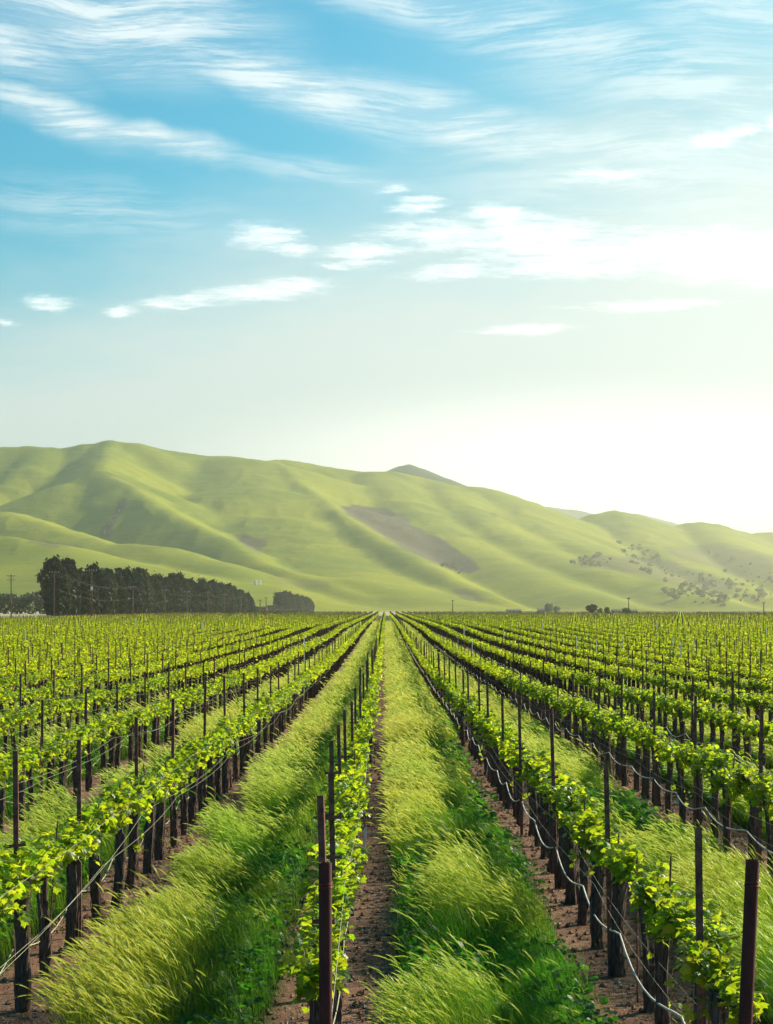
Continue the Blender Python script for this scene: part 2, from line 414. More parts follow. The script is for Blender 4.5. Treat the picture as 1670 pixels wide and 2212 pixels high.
# ------------------------------------------------------------------ vine foliage
_th = np.array([90, 62, 40, 18, -12, -45, -70, -110, -135, -168, 162, 140, 118]) * np.pi / 180
_rr = np.array([1, .68, .86, .62, .84, .55, .38, .38, .55, .84, .62, .86, .68])
LEAF = np.stack([np.cos(_th) * _rr * .55, np.sin(_th) * _rr * .55 + .22, -.16 * (_rr - .45) ** 2 * 4 * .5], -1)
LEAF = np.concatenate([[[0, .16, .05]], LEAF])            # centre first, slightly cupped
LEAF_F = np.array([[0, i, i + 1] for i in range(1, 13)] + [[0, 13, 1]])
CARD = np.array([[-.42, 0, 0], [.42, -.05, .08], [.36, .85, -.06], [-.30, .95, .05]])
CARD_F = np.array([[0, 1, 2, 3]])

def frames(n, tilt_lo, tilt_hi, az=None):
    """random leaf frames: blade hangs outward from its stalk"""
    az = rng.uniform(0, 2 * np.pi, n) if az is None else az
    el = rng.uniform(tilt_lo, tilt_hi, n)
    d = np.stack([np.cos(az) * np.cos(el), np.sin(az) * np.cos(el), np.sin(el)], -1)      # along the blade
    up = np.stack([rng.normal(0, .45, n), rng.normal(0, .45, n), np.ones(n)], -1)
    s = np.cross(d, up); s /= np.linalg.norm(s, axis=1)[:, None] + 1e-9
    nn = np.cross(s, d)
    return np.stack([s, d, nn], -1)                     # columns: x, y, z axes
def scatter(mb, tmpl, tf, pos, size, fr, mat=0, col=None):
    n = len(pos); k = len(tmpl)
    P = np.einsum('nij,kj->nki', fr, tmpl) * np.asarray(size).reshape(-1, 1, 1) + pos[:, None]
    f = (tf[None] + (np.arange(n) * k)[:, None, None]).reshape(-1, tf.shape[1])
    mb.add(P.reshape(-1, 3), f, mat, None if col is None else np.repeat(col, k, 0))

CORDON_Z = .95
def vine_foliage(seed, sparse=1.0):
    r = np.random.default_rng(seed)
    mb = MB(); pos = []; size = []
    n_shoot = int(r.integers(40, 52) * sparse)
    gap = r.uniform(-.7, .7)
    for _ in range(n_shoot):
        y = r.uniform(-.75, .75)
        if abs(y - gap) < .10: continue
        L = r.uniform(.08, .27) * (1 if r.random() < .85 else 1.4)
        side = r.choice([-1, 1]) * r.uniform(.1, .9)
        base = np.array([r.normal(0, .03), y, CORDON_Z + .02])
        d = np.array([side * .85, r.normal(0, .35), 1.0 if r.random() < .86 else -.30]); d /= np.linalg.norm(d)
        t = np.linspace(0, 1, 5)[:, None]
        pts = base + d * L * t + np.array([0, 0, -.10]) * L * t ** 2 * 2
        mb.tube(pts, np.linspace(.006, .003, 5), 4, 1, False)
        m = int(r.integers(9, 15))
        tt = r.uniform(.1, 1.05, m)
        pp = base + d * L * tt[:, None] + r.normal(0, .034, (m, 3))
        pos.append(pp); size.append(r.uniform(.07, .145, m) * (1.15 - .50 * tt))
    if r.random() < .4:                                  # sucker low on the trunk
        m = 9; pos.append(np.array([r.choice([-.06, .06]), r.normal(0, .04), r.uniform(.18, .6)]) + r.normal(0, .06, (m, 3))); size.append(r.uniform(.04, .075, m))
    pos = np.concatenate(pos); size = np.concatenate(size)
    scatter(mb, LEAF, LEAF_F, pos, size, frames(len(pos), -1.1, .55))
    return mb.mesh('foliage', [M['leaf'], M['shoot']])
M['shoot'] = solid('green_shoot', (.10, .16, .03), (.17, .20, .04), 20, .6, .3, bump=0)

def vine_trunk(seed):
    r = np.random.default_rng(seed); mb = MB(); n = 14; k = 22
    z = np.linspace(-.06, .99, k); t = (z + .06) / 1.05
    lean = r.normal(0, .018, 2); ph = r.uniform(0, 6, 4)
    px = lean[0] * t + .010 * np.sin(5 * t + ph[0]); py = lean[1] * t + .012 * np.sin(4 * t + ph[1])
    rad = .047 + .014 * np.exp(-t * 8) + .012 * np.exp(-((t - .93) / .10) ** 2) + .004 * np.sin(11 * t + ph[2])
    th = np.arange(n)
    ridge = r.normal(0, .13, n)
    wob = 1 + ridge[None] * (1 + .5 * np.sin(7 * t + ph[3])[:, None]) + r.normal(0, .075, (k, n))
    mb.tube(np.stack([px, py, z], -1), rad * r.uniform(.92, 1.28), n, 0, True, wob=wob)
    for _ in range(16):                                  # loose strips of bark
        a = r.uniform(0, 2 * np.pi); z0 = r.uniform(.1, .75); L = r.uniform(.08, .22); rr = .055
        p0 = np.array([np.cos(a) * rr, np.sin(a) * rr, z0]) + np.array([lean[0] * z0, lean[1] * z0, 0])
        tang = np.array([-np.sin(a), np.cos(a), 0]) * .009
        o_ = np.array([np.cos(a), np.sin(a), 0]) * r.uniform(.004, .02)
        mb.add([p0 - tang, p0 + tang, p0 + tang * .6 + o_ + [0, 0, L], p0 - tang * .6 + o_ + [0, 0, L]], [(0, 1, 2, 3)])
    return mb.mesh('trunk', M['bark'])
def vine_cordon(seed):
    r = np.random.default_rng(seed); mb = MB(); k = 26
    y = np.linspace(-.76, .76, k)
    rad = (.026 + .010 * r.random(k)) * (1 - .35 * np.abs(y) / .82)
    z = CORDON_Z + .02 * np.sin(y * 5 + r.uniform(0, 6)) - .05 * np.exp(-(y / .12) ** 2)
    mb.tube(np.stack([.02 * np.sin(y * 4 + r.uniform(0, 6)), y, z], -1), rad, 7, wob=1 + r.normal(0, .12, (k, 7)))
    for yy in np.linspace(-.7, .7, 9):                   # stubby spurs
        d = np.array([r.normal(0, .3), r.normal(0, .3), 1]); d /= np.linalg.norm(d)
        p = np.array([0, yy + r.normal(0, .03), CORDON_Z]); mb.tube([p, p + d * .05, p + d * .09], [.014, .012, .008], 5)
    return mb.mesh('cordon', M['bark'])

FOL = [vine_foliage(100 + i) for i in range(10)]
TRK = [vine_trunk(200 + i) for i in range(8)]
CRD = [vine_cordon(300 + i) for i in range(5)]
ROW_START = {0: 13.2, 1: 12.55, -1: 15.45, 2: 12.9}
def row_x(k): return ROW0 + SPACING * k
def row_start(k): return ROW_START.get(k, 12.2 + ((k * 7) % 10) * .165)

all_vines = []
for k in range(-38, 92):
    X = row_x(k)
    if X < FIELD_L + .5 or X > FIELD_R: continue
    Y = np.arange(row_start(k), FIELD_END, STEP)
    keep = (np.abs(X) - .9) * F / np.maximum(Y, 1) < 838 + 400 * (Y > 90)
    all_vines.append(np.stack([np.full(keep.sum(), k), np.full(keep.sum(), X), Y[keep]], -1))
all_vines = np.concatenate(all_vines)
seen = (np.abs(all_vines[:, 1]) - .15) * F / all_vines[:, 2] < 836
order = np.argsort(np.where(seen, all_vines[:, 2], 1e6))
near_ids = order[:300]
near_mask = np.zeros(len(all_vines), bool); near_mask[near_ids] = True
near = all_vines[near_mask]; far = all_vines[~near_mask]
far = far[far[:, 2] > near[:, 2].min()]
NEAR_END = near[:, 2].max()
counts = {}
for k, X, Y in near[np.lexsort((near[:, 2], near[:, 0]))]:
    k = int(k); counts[k] = counts.get(k, 0) + 1
    x = X + rng.normal(0, .03); y = Y + rng.normal(0, .08)
    root = empty('grapevine', (x, y, gz(y)), 'lime-leaved grapevine, %s in view along %s' % (ordinal(counts[k]), row_words(k)), 'grapevine', 'grapevines trained along the rows', rng.choice([0, math.pi]) + rng.normal(0, .03))
    s = rng.uniform(.94, 1.08); root.scale = (s, 1.0, s)
    for nm, lib in (('trunk', TRK), ('cordon', CRD), ('foliage', FOL)):
        link(nm, lib[rng.integers(len(lib))], root)

# ------------------------------------------------------------------ trellis posts
def channel(mb, h, w=.040, d=.030, t=.004, mat=0):
    prof = [(-w/2, -d/2), (w/2, -d/2), (w/2, d/2), (w/2 - t, d/2), (w/2 - t, -d/2 + t), (-w/2 + t, -d/2 + t), (-w/2 + t, d/2), (-w/2, d/2)]
    n = len(prof); P = [(x, y, z) for z in (-.25, h) for x, y in prof]
    mb.add(P, [(i, (i + 1) % n, n + (i + 1) % n, n + i) for i in range(n)], mat)
    b = mb.n - 2 * n
    for q in ((0, 1, 4, 5), (1, 2, 3, 4), (0, 5, 6, 7)): mb.f.append((np.array([q]) + n + b)); mb.m.append(np.array([mat]))
def upright_mesh(h):
    mb = MB(); channel(mb, h)
    for z in np.arange(.55, h - .05, .30): mb.box((0, -.017, z), (.010, .006, .02))     # wire lugs
    return mb.mesh('upright', M['rust'])
def arm_mesh(L):
    mb = MB(); mb.box((0, -.022, 0), (L, .012, .026))
    for sx in (-1, 1):
        mb.box((sx * (L / 2 - .004), -.022, .020), (.008, .012, .018))
    mb.box((0, -.029, 0), (.018, .006, .018))
    return mb.mesh('crossarm', M['rust'])
UPR = [upright_mesh(h) for h in (1.82, 1.90, 1.97, 2.04)]
ARM = [arm_mesh(L) for L in (.12, .14, .16)]
POSTS = {-1: [17.0, 20.8, 25.3, 29.6, 34.6], 0: [12.95, 16.55, 20.6, 25.2, 29.4, 32.8, 36.9, 41.0, 46.0], 1: [13.2, 18.7, 24.5, 30.6, 35.4, 40.5, 45.3]}
all_posts = []
for k in range(-38, 92):
    X = row_x(k)
    if X < FIELD_L + .5 or X > FIELD_R: continue
    L = list(POSTS.get(k, []))
    y0 = (L[-1] + 4.95) if L else row_start(k) + 1.6 + (k * 3 % 5)
    L += list(np.arange(y0, FIELD_END, 4.95) + rng.normal(0, .2, len(np.arange(y0, FIELD_END, 4.95))))
    all_posts += [(k, X, y) for y in L if (abs(X) - .6) * F / y < 838 + 400 * (y > 90)]
all_posts = np.array(all_posts)
seenp = np.abs(all_posts[:, 1]) * F / all_posts[:, 2] < 836
orderp = np.argsort(np.where(seenp, all_posts[:, 2], 1e6))
pm = np.zeros(len(all_posts), bool); pm[orderp[:290]] = True
near_p = all_posts[pm]; far_p = all_posts[~pm]; far_p = far_p[far_p[:, 2] > 20]
counts = {}
for k, X, Y in near_p[np.lexsort((near_p[:, 2], near_p[:, 0]))]:
    k = int(k); counts[k] = counts.get(k, 0) + 1
    x = X - .05 + rng.normal(0, .025)
    if k == 0 and Y < 17: x = -.325 if Y < 14 else -.375
    root = empty('trellis_post', (x, Y, gz(Y)), 'rusty trellis post, %s in view along %s' % (ordinal(counts[k]), row_words(k)), 'post', 'steel trellis posts along the vine rows')
    lean = (-.022 if k in (0, 1) else 0) + rng.normal(0, .011)
    root.rotation_euler = (rng.normal(0, .015), lean, rng.normal(0, .08))
    link('upright', UPR[0 if k == 1 and Y < 20 else rng.integers(4)], root)
    if rng.random() < .45 and not (k == 0 and Y < 17): continue
    a = link('crossarm', ARM[rng.integers(3)], root); a.location.z = 1.28 + rng.normal(0, .05); a.rotation_euler.y = rng.normal(0, .05)
    if rng.random() < .25:
        a = link('crossarm', ARM[rng.integers(3)], root); a.location.z = 1.58 + rng.normal(0, .05)

def end_post(X, Y, h, lean, label):
    root = empty('end_post', (X, Y, gz(Y)), label, 'post', 'pipe end posts of the vine rows')
    root.rotation_euler = (0, lean, 0)
    mb = MB(); n = 40; th = np.linspace(0, 2 * np.pi, n, endpoint=False)
    ro, ri = .0375, .0335
    rings = [(ro, -.4), (ro, h - .002), (ro - .001, h), (ri + .001, h), (ri, h - .002), (ri, h - .5)]
    P = [(r * math.cos(a), r * math.sin(a), z) for r, z in rings for a in th]
    q = [(i * n + j, i * n + (j + 1) % n, (i + 1) * n + (j + 1) % n, (i + 1) * n + j) for i in range(len(rings) - 1) for j in range(n)]
    mb.add(P, q); mb.f.append(np.array([[5 * n + j for j in range(n)]]) ); mb.m.append(np.array([0]))
    mb.build('pipe', M['rust_pipe'], root, True)
    w = MB(); t = np.linspace(0, 2 * np.pi * 4.2, 120)
    w.tube(np.stack([.0395 * np.cos(t), .0395 * np.sin(t), h - .150 + .0030 * t / 2 + .004 * np.sin(t * .5)], -1), .0022, 5)
    e = np.array([.0395 * np.cos(t[-1]), .0395 * np.sin(t[-1]), h - .11])
    w.tube([e, e + [.03, .06, -.01], e + [.02, .3, -.05]], .0018, 5)
    w.build('wire_wrap', M['wire_rust'], root, True)
end_post(-.335, 12.3, 1.71, -.004, 'hollow rusty pipe end post in front of the row left of the central grass')
end_post(1.895, 11.6, 1.81, .045, 'leaning hollow rusty pipe end post at the lower right corner')

# thin training stakes beside some vines
STK = MB(); STK.tube([(0, 0, -.2), (0, 0, .7), (.004, 0, 1.22), (.006, 0, 1.25)], [.008, .008, .008, .003], 6)
STK = STK.mesh('training_stake', M['rust'])
first = {}
for k, X, Y in near[np.lexsort((near[:, 2], near[:, 0]))]:
    k = int(k)
    if Y > 42 or rng.random() > .55 or k not in (-2, -1, 0, 1, 2, 3): continue
    first[k] = first.get(k, 0) + 1
    o = link('training_stake', STK, None); o.location = (X + rng.normal(0, .04), Y + .35 + rng.normal(0, .15), gz(Y)); o.rotation_euler = (rng.normal(0, .04), rng.normal(0, .04), 0)
    o.scale.z = rng.uniform(.93, 1.08)
    tag(o, 'thin vine stake, %s in view along %s' % (ordinal(first[k]), row_words(k)), 'stake', 'thin stakes beside the vines')

# ------------------------------------------------------------------ hoses and wires
def hang(name, k, dx, z, y0, y1, span, sag, rad, n, matn, label, cat, group, jit=.02, straight_z=None):
    r = np.random.default_rng(900 + k * 13 + int(abs(dx) * 100) + int(z * 100))
    X = row_x(k) + dx; ys = [y0]
    while ys[-1] < y1: ys.append(ys[-1] + span * (r.uniform(.8, 1.2) if jit else 1))
    tie = [(X + r.normal(0, jit), y, gz(y) + z + r.normal(0, jit * 1.3)) for y in ys]
    pts = []
    for a, b in zip(tie[:-1], tie[1:]):
        m = 9 if a[1] < 80 else 5
        sg = sag * r.uniform(.6, 1.4) * ((b[1] - a[1]) / span)
        for t in np.linspace(0, 1, m, endpoint=False):
            w = t ** 1.25
            pts.append((a[0] + (b[0] - a[0]) * t, a[1] + (b[1] - a[1]) * t, a[2] + (b[2] - a[2]) * t - sg * 4 * w * (1 - w)))
    pts.append(tie[-1])
    pts = np.array(pts)
    mb = MB(); mb.tube(pts, rad, n)
    return tag(mb.build(name, M[matn], smoothed=True), label, cat, group)
for k in range(-4, 6):
    y0 = max(10.5, (abs(row_x(k)) - .6) * F / 836 - 2)
    hang('drip_hose', k, -.085 if k != 0 else .075, .47, y0, 190, 3.3, .12, .0085 if k > 0 else .0048, 6, 'hose' if k > 0 else 'wire',
         'pale sagging drip hose tied along ' + row_words(k), 'hose', 'drip hoses along the vine rows', .010)
    if abs(k) <= 4:
        hang('catch_wire', k, .16, 1.13, y0, 120, 4.95, .015, .0017, 4, 'wire', 'taut wire above the leaves along ' + row_words(k), 'wire', 'upper trellis wires', .02)
        hang('drop_wire', k, .14 if k < 0 else -.10, .82, y0, 110, 14.0, .16, .0020, 4, 'wire', 'slack wire drooping beside the trunks along ' + row_words(k), 'wire', 'slack trellis wires', .03)
        if k in (-2, -1, 1, 2):
            hang('support_wire', k, .17 if k < 0 else -.15, .72, y0, 100, 9.0, .10, .0019, 4, 'wire', 'lowest slack wire beside the trunks along ' + row_words(k), 'wire', 'lower slack wires', .03)

# turquoise tape ties and white sleeves
def tape(px, py, Y, label):
    x, y, z = at(px, py, Y); mb = MB()
    pts = np.array([(0, 0, 0), (.02, -.01, .02), (.05, -.02, .06), (.055, -.02, .10)])
    for off in (0, .012):
        P = np.concatenate([pts + [off, 0, 0], pts + [off + .012, .004, -.012]]); 
        mb.add(P, [(i, i + 1, i + 5, i + 4) for i in range(3)])
    t = np.linspace(0, 2 * np.pi, 14); mb.tube(np.stack([.03 * np.cos(t), .03 * np.sin(t), 0 * t], -1), .006, 5)
    o = mb.build('tie_tape', M['tape']); o.location = (x, y, z); tag(o, label, 'tie', 'turquoise vine ties')
tape(1533, 1722, row_x(2) * F / (1533 - VX) - .1, 'turquoise tape tie curling off a trunk above the hose')
tape(1461, 1733, row_x(2) * F / (1461 - VX) - .3, 'turquoise tape tie hanging from the hose of the second row right')
tape(345, 1630, row_x(-2) * F / (345 - VX), 'turquoise tape tie on the slack wire of the third row left')
def sleeve(X, Y, h, label):
    mb = MB(); w = .02
    P = [(sx * w * (1 if z < .1 else .92), sy * w, z) for z in (0, .05, h * .5, h) for sx, sy in ((-1, -1), (1, -1), (1, 1), (-1, 1))]
    P = np.array(P) + rng.normal(0, .004, (16, 3)) + np.array([[.02 * (i // 4), 0, 0] for i in range(16)])
    mb.add(P, [(a * 4 + i, a * 4 + (i + 1) % 4, a * 4 + 4 + (i + 1) % 4, a * 4 + 4 + i) for a in range(3) for i in range(4)])
    mb.tube([(.03, 0, 0), (.05, .01, h + .05), (.07, .0, h + .2)], [.012, .010, .004], 6, 1)
    o = mb.build('vine_sleeve', [M['white'], M['bark']]); o.location = (X, Y, gz(Y)); tag(o, label, 'sleeve')
sleeve(row_x(1) - .02, row_x(1) * F / (1054 - VX), .52, 'white plastic sleeve round a young vine in the row right of the grass')
sleeve(-.30, 26.8, .47, 'white plastic sleeve round a young vine behind the pipe end post')

# ------------------------------------------------------------------ the rest of the vineyard, one mass
def make_far():
    mb = MB()
    Y = far[:, 2]; X = far[:, 1]
    bare = Y > 858
    for y0, y1, n, sz in ((0, 140, 230, .085), (140, 260, 100, .125), (260, 480, 33, .21), (480, 860, 12, .36)):
        s = (Y >= y0) & (Y < y1) & ~bare
        m = s.sum()
        if not m: continue
        px = np.repeat(X[s], n); py = np.repeat(Y[s], n)
        vig = np.clip(.35 + 1.5 * (fbm(X[s] / 9, Y[s] / 14, 21, 3) - .18) + rng.normal(0, .22, m), .12, 1)   # uneven vigour, a few weak vines
        kp = rng.random(len(px)) < np.repeat(vig, n); vid = np.repeat(np.arange(m), n)[kp]; px = px[kp]; py = py[kp]; N = len(px)
        # leaves gather in tufts along the row
        tuft = rng.integers(0, max(4, n // 9), N)
        ty = _hash(vid.astype(float), tuft.astype(float), 3) * 1.5 - .75
        tz = _hash(vid.astype(float), tuft.astype(float), 5) * .22 + .02
        tx = (_hash(vid.astype(float), tuft.astype(float), 7) - .5) * .34
        pos = np.stack([px + tx + rng.normal(0, .07, N), py + ty + rng.normal(0, .07, N), ground(py) + CORDON_Z + tz + rng.normal(0, .065, N)], -1)
        scatter(mb, CARD, CARD_F, pos, rng.uniform(.75, 1.25, N) * sz, frames(N, -1.1, .55), 0)
    # trunks and cordons
    sel = Y < 900; X2, Y2 = X[sel], Y[sel]; Z2 = ground(Y2); n = len(X2)
    w = .046 * (1 + (Y2 / 500)); c4 = np.array([(-1, -1), (1, -1), (1, 1), (-1, 1)])
    lo = np.stack([X2[:, None] + c4[None, :, 0] * w[:, None], Y2[:, None] + c4[None, :, 1] * w[:, None], np.repeat(Z2[:, None] - .1, 4, 1)], -1)
    hi = lo.copy(); hi[..., 2] = Z2[:, None] + .96; hi[..., 0] += rng.normal(0, .03, (n, 1))
    P = np.concatenate([lo, hi], 1).reshape(-1, 3)
    q = np.array([(0, 1, 5, 4), (1, 2, 6, 5), (2, 3, 7, 6), (3, 0, 4, 7)])
    mb.add(P, (q[None] + (np.arange(n) * 8)[:, None, None]).reshape(-1, 4), 1)
    lo = np.stack([X2[:, None] + c4[None, :, 0] * .035, Y2[:, None] + np.array([-.83, -.83, .83, .83])[None], np.repeat(Z2[:, None] + CORDON_Z - .05, 4, 1)], -1)
    hi = lo.copy(); hi[..., 2] += .085
    mb.add(np.concatenate([lo, hi], 1).reshape(-1, 3), (np.array([(0, 1, 5, 4), (1, 2, 6, 5), (2, 3, 7, 6), (3, 0, 4, 7), (4, 5, 6, 7), (3, 2, 1, 0)])[None] + (np.arange(n) * 8)[:, None, None]).reshape(-1, 4), 1)
    tag(mb.build('distant_grapevines', [M['far_leaf'], M['far_bark']]), 'mass of distant grapevine rows reaching to the edge of the field', 'grapevines', kind='stuff')
    # the posts of that mass
    mb = MB(); K, X, Y = far_p.T; n = len(X); Z = ground(Y); w = .015 * (1 + Y / 600)
    lo = np.stack([X[:, None] + c4[None, :, 0] * w[:, None], Y[:, None] + c4[None, :, 1] * w[:, None], np.repeat(Z[:, None], 4, 1)], -1)
    hi = lo.copy(); hi[..., 2] += rng.uniform(1.7, 2.0, (n, 1)); hi[..., 0] += rng.normal(0, .04, (n, 1))
    mb.add(np.concatenate([lo, hi], 1).reshape(-1, 3), (np.array([(0, 1, 5, 4), (1, 2, 6, 5), (2, 3, 7, 6), (3, 0, 4, 7), (4, 5, 6, 7)])[None] + (np.arange(n) * 8)[:, None, None]).reshape(-1, 4), 0)
    tag(mb.build('distant_trellis_posts', M['rust']), 'multitude of distant trellis posts over the vine rows', 'posts', kind='stuff')
make_far()

# ------------------------------------------------------------------ grass strips
def strip_u(x):                       # 0..1 between one row and the next
    t = (x - ROW0) / SPACING
    return t - np.floor(t)
def in_strip(x, y):
    u = strip_u(x) + .10 * (fbm(x * .9, y * .5, 77, 3) - .5)
    c_ = (np.floor((x - ROW0) / SPACING) == 0) * 1.0
    return smooth(.31 - c_ * .10, .39 - c_ * .10, u) * smooth(.83 + c_ * .04 + .10 * smooth(36, 62, y), .71 + c_ * .03 + .13 * smooth(36, 62, y), u)

def blades(mb, P, L, th0, th1, az, width, wphi, prof, segs, c0, c1, expo=1.4):
    """curved ribbons: start P, length L, angle from upright th0 -> th1, heading az"""
    n = len(P); t = np.linspace(0, 1, segs + 1)
    th = th0[:, None] + (th1 - th0)[:, None] * t[None] ** expo
    d = np.stack([np.cos(az)[:, None] * np.sin(th), np.sin(az)[:, None] * np.sin(th), np.cos(th)], -1)
    step = d[:, :-1] * .5 + d[:, 1:] * .5
    pts = np.concatenate([np.zeros((n, 1, 3)), np.cumsum(step, 1)], 1) * (L / segs)[:, None, None] + P[:, None]
    inpl = np.stack([np.cos(az)[:, None] * np.cos(th), np.sin(az)[:, None] * np.cos(th), -np.sin(th)], -1)
    bino = np.stack([-np.sin(az), np.cos(az), np.zeros(n)], -1)[:, None]
    wv = inpl * np.cos(wphi)[:, None, None] + bino * np.sin(wphi)[:, None, None]
    w = width[:, None] * np.asarray(prof)[None] * .5
    V = np.stack([pts - wv * w[..., None], pts + wv * w[..., None]], 2)          # n, segs+1, 2, 3
    k = (segs + 1) * 2
    i = np.arange(segs) * 2
    q = np.stack([i, i + 1, i + 3, i + 2], -1)
    f = (q[None] + (np.arange(n) * k)[:, None, None]).reshape(-1, 4)
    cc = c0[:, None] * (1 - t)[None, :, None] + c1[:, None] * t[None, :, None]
    mb.add(V.reshape(-1, 3), f, 0, np.repeat(cc, 2, 1).reshape(-1, 3))
    return pts[:, -1], th[:, -1]

def sample_area(y0, y1, per_m2, kmin, kmax, xlim=None):
    """random points over the strips kmin..kmax in view between y0 and y1"""
    A = (kmax - kmin + 1) * SPACING * (y1 - y0); n = int(A * per_m2)
    x = rng.uniform(ROW0 + kmin * SPACING, ROW0 + (kmax + 1) * SPACING, n); y = rng.uniform(y0, y1, n)
    ok = np.abs(x) * F / y < 900
    x, y = x[ok], y[ok]
    keep = rng.random(len(x)) < in_strip(x, y)
    return x[keep], y[keep]

def make_grass():
    mb = MB()
    for y0, y1, dens, kmin, kmax, wmul in ((14, 24, 1700, -2, 2, .85), (24, 38, 950, -3, 3, 1.1), (38, 62, 460, -4, 4, 1.5), (62, 110, 160, -5, 5, 2.4), (110, 220, 55, -3, 2, 4.2), (220, 430, 18, -2, 1, 7.5)):
        x, y = sample_area(y0, y1, dens, kmin, kmax)
        n = len(x); z = ground(y)
        u = strip_u(x)
        clump = np.clip((fbm(x * 1.5, y * .8, 51, 4) - .5) * 1.9 + .5, 0, 1); fine = vnoise(x * 4, y * 3, 52); wave = fbm(x * .45, y * .8, 53, 3)
        patch = smooth(.46, .62, fbm(x * .55 + 9, y * .33, 54, 3))                 # darker, broad leaved places
        rgt = smooth(.45, .75, u)
        lush = smooth(34, 22, y) * smooth(-.15, .05, x) * smooth(1.9, 1.7, x) * smooth(.31, .47, fbm(x * .8, y * .4, 57, 3) + .06 * rgt)   # the greener near end of the middle strip
        patch = np.maximum(patch * (1 - .55 * smooth(28, 50, y)), lush); rgt = smooth(.42, .7, u)
        golden = smooth(25, 19, y) * smooth(-.75, -1.0, x) * smooth(.86, .5, u) * smooth(.35, .5, vnoise(x * 1.1, y * .6, 63))
        patch = patch * (1 - golden)
        headp = np.clip(.85 - .85 * patch - (.5 - .25 * smooth(26, 60, y)) * rgt, .03, 1) * np.maximum(smooth(.30, .52, fbm(x * 1.3, y * .7, 59, 3) + .08), .9 * golden + .85 * smooth(24, 42, y) * (1 - lush))
        hgt = (.26 + .42 * clump + .12 * fine) * (1 - .22 * patch) * (.75 + .25 * smooth(.30, .46, u) * smooth(.86, .66, u))
        az = np.pi + rng.normal(0, .35, n) - .35 + .5 * (wave - .5)               # the wind leans everything to the left
        # leaf blades
        L = hgt * rng.uniform(.7, 1.1, n)
        tone = rng.uniform(.75, 1.25, n)[:, None]
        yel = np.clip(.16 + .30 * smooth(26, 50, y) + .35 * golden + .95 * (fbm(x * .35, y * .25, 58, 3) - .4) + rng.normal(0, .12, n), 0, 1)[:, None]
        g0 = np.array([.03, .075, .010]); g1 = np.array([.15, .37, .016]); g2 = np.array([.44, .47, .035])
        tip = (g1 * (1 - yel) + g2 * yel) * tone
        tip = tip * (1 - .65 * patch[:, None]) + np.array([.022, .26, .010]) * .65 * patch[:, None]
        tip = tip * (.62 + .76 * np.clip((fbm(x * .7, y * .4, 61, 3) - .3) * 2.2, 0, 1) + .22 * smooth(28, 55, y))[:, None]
        isb = rng.random(n) < .68
        s = isb
        blades(mb, np.stack([x, y, z], -1)[s], L[s], rng.normal(.12, .12, s.sum()), rng.normal(.75, .40, s.sum()), az[s] + rng.normal(0, .5, s.sum()), rng.uniform(.005, .009, s.sum()) * wmul, rng.uniform(-1.2, 1.2, s.sum()),
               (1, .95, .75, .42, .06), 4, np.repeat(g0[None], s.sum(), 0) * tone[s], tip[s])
        # flowering stems with drooping heads
        s = (~isb | (rng.random(n) < .25)) & (rng.random(n) < headp)
        m = s.sum()
        Ls = hgt[s] * rng.uniform(.85, 1.3, m) * np.where(rng.random(m) < .03, 1.35, 1)
        th1 = rng.normal(.85, .2, m)
        st = np.stack([x, y, z], -1)[s]
        c0 = np.repeat(g0[None], m, 0); c1 = tip[s] * .8
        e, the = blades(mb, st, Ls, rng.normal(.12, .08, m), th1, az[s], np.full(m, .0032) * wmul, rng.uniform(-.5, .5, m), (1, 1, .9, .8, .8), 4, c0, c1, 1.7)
        hl = rng.uniform(.08, .14, m) * (1 + .10 * wmul)
        y2 = np.clip(yel[s] + .10, 0, 1)
        hc0 = (np.array([.30, .52, .035]) * (1 - y2) + np.array([.66, .60, .05]) * y2) * rng.uniform(.8, 1.2, m)[:, None]
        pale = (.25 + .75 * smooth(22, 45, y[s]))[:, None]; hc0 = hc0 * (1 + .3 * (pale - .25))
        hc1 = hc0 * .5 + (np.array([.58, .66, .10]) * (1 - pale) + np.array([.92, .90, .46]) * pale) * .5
        w = rng.uniform(.008, .0125, m) * wmul
        for ph in (0, 1.5):
            blades(mb, e, hl, the, the + rng.uniform(.35, .75), az[s], w, np.full(m, ph), (.35, 1, .85, .45, .05), 4, hc0, hc1, 1.0)
    # sparse tufts straying onto the bare soil
    n = 9000
    x = rng.uniform(-3.2, 5, n); y = rng.uniform(15, 50, n); ok = (fbm(x * 2.2, y * 1.5, 91, 2) > .54) & (rng.random(n) < .75) & (np.abs(x) * F / y < 880); x, y = x[ok], y[ok]; n = len(x)
    blades(mb, np.stack([x, y, ground(y)], -1), rng.uniform(.05, .14, n), rng.normal(.2, .3, n), rng.normal(.8, .4, n), np.pi + rng.normal(0, .9, n), rng.uniform(.004, .007, n), rng.uniform(-1.2, 1.2, n),
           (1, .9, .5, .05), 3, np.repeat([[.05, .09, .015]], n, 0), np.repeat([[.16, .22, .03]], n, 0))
    tag(mb.build('grass', M['grass']), 'tall wind-bent wild barley grass between the vine rows', 'grass', kind='stuff')

    # dark broad-leaved weeds low in the grass
    mb = MB(); pos = []; size = []
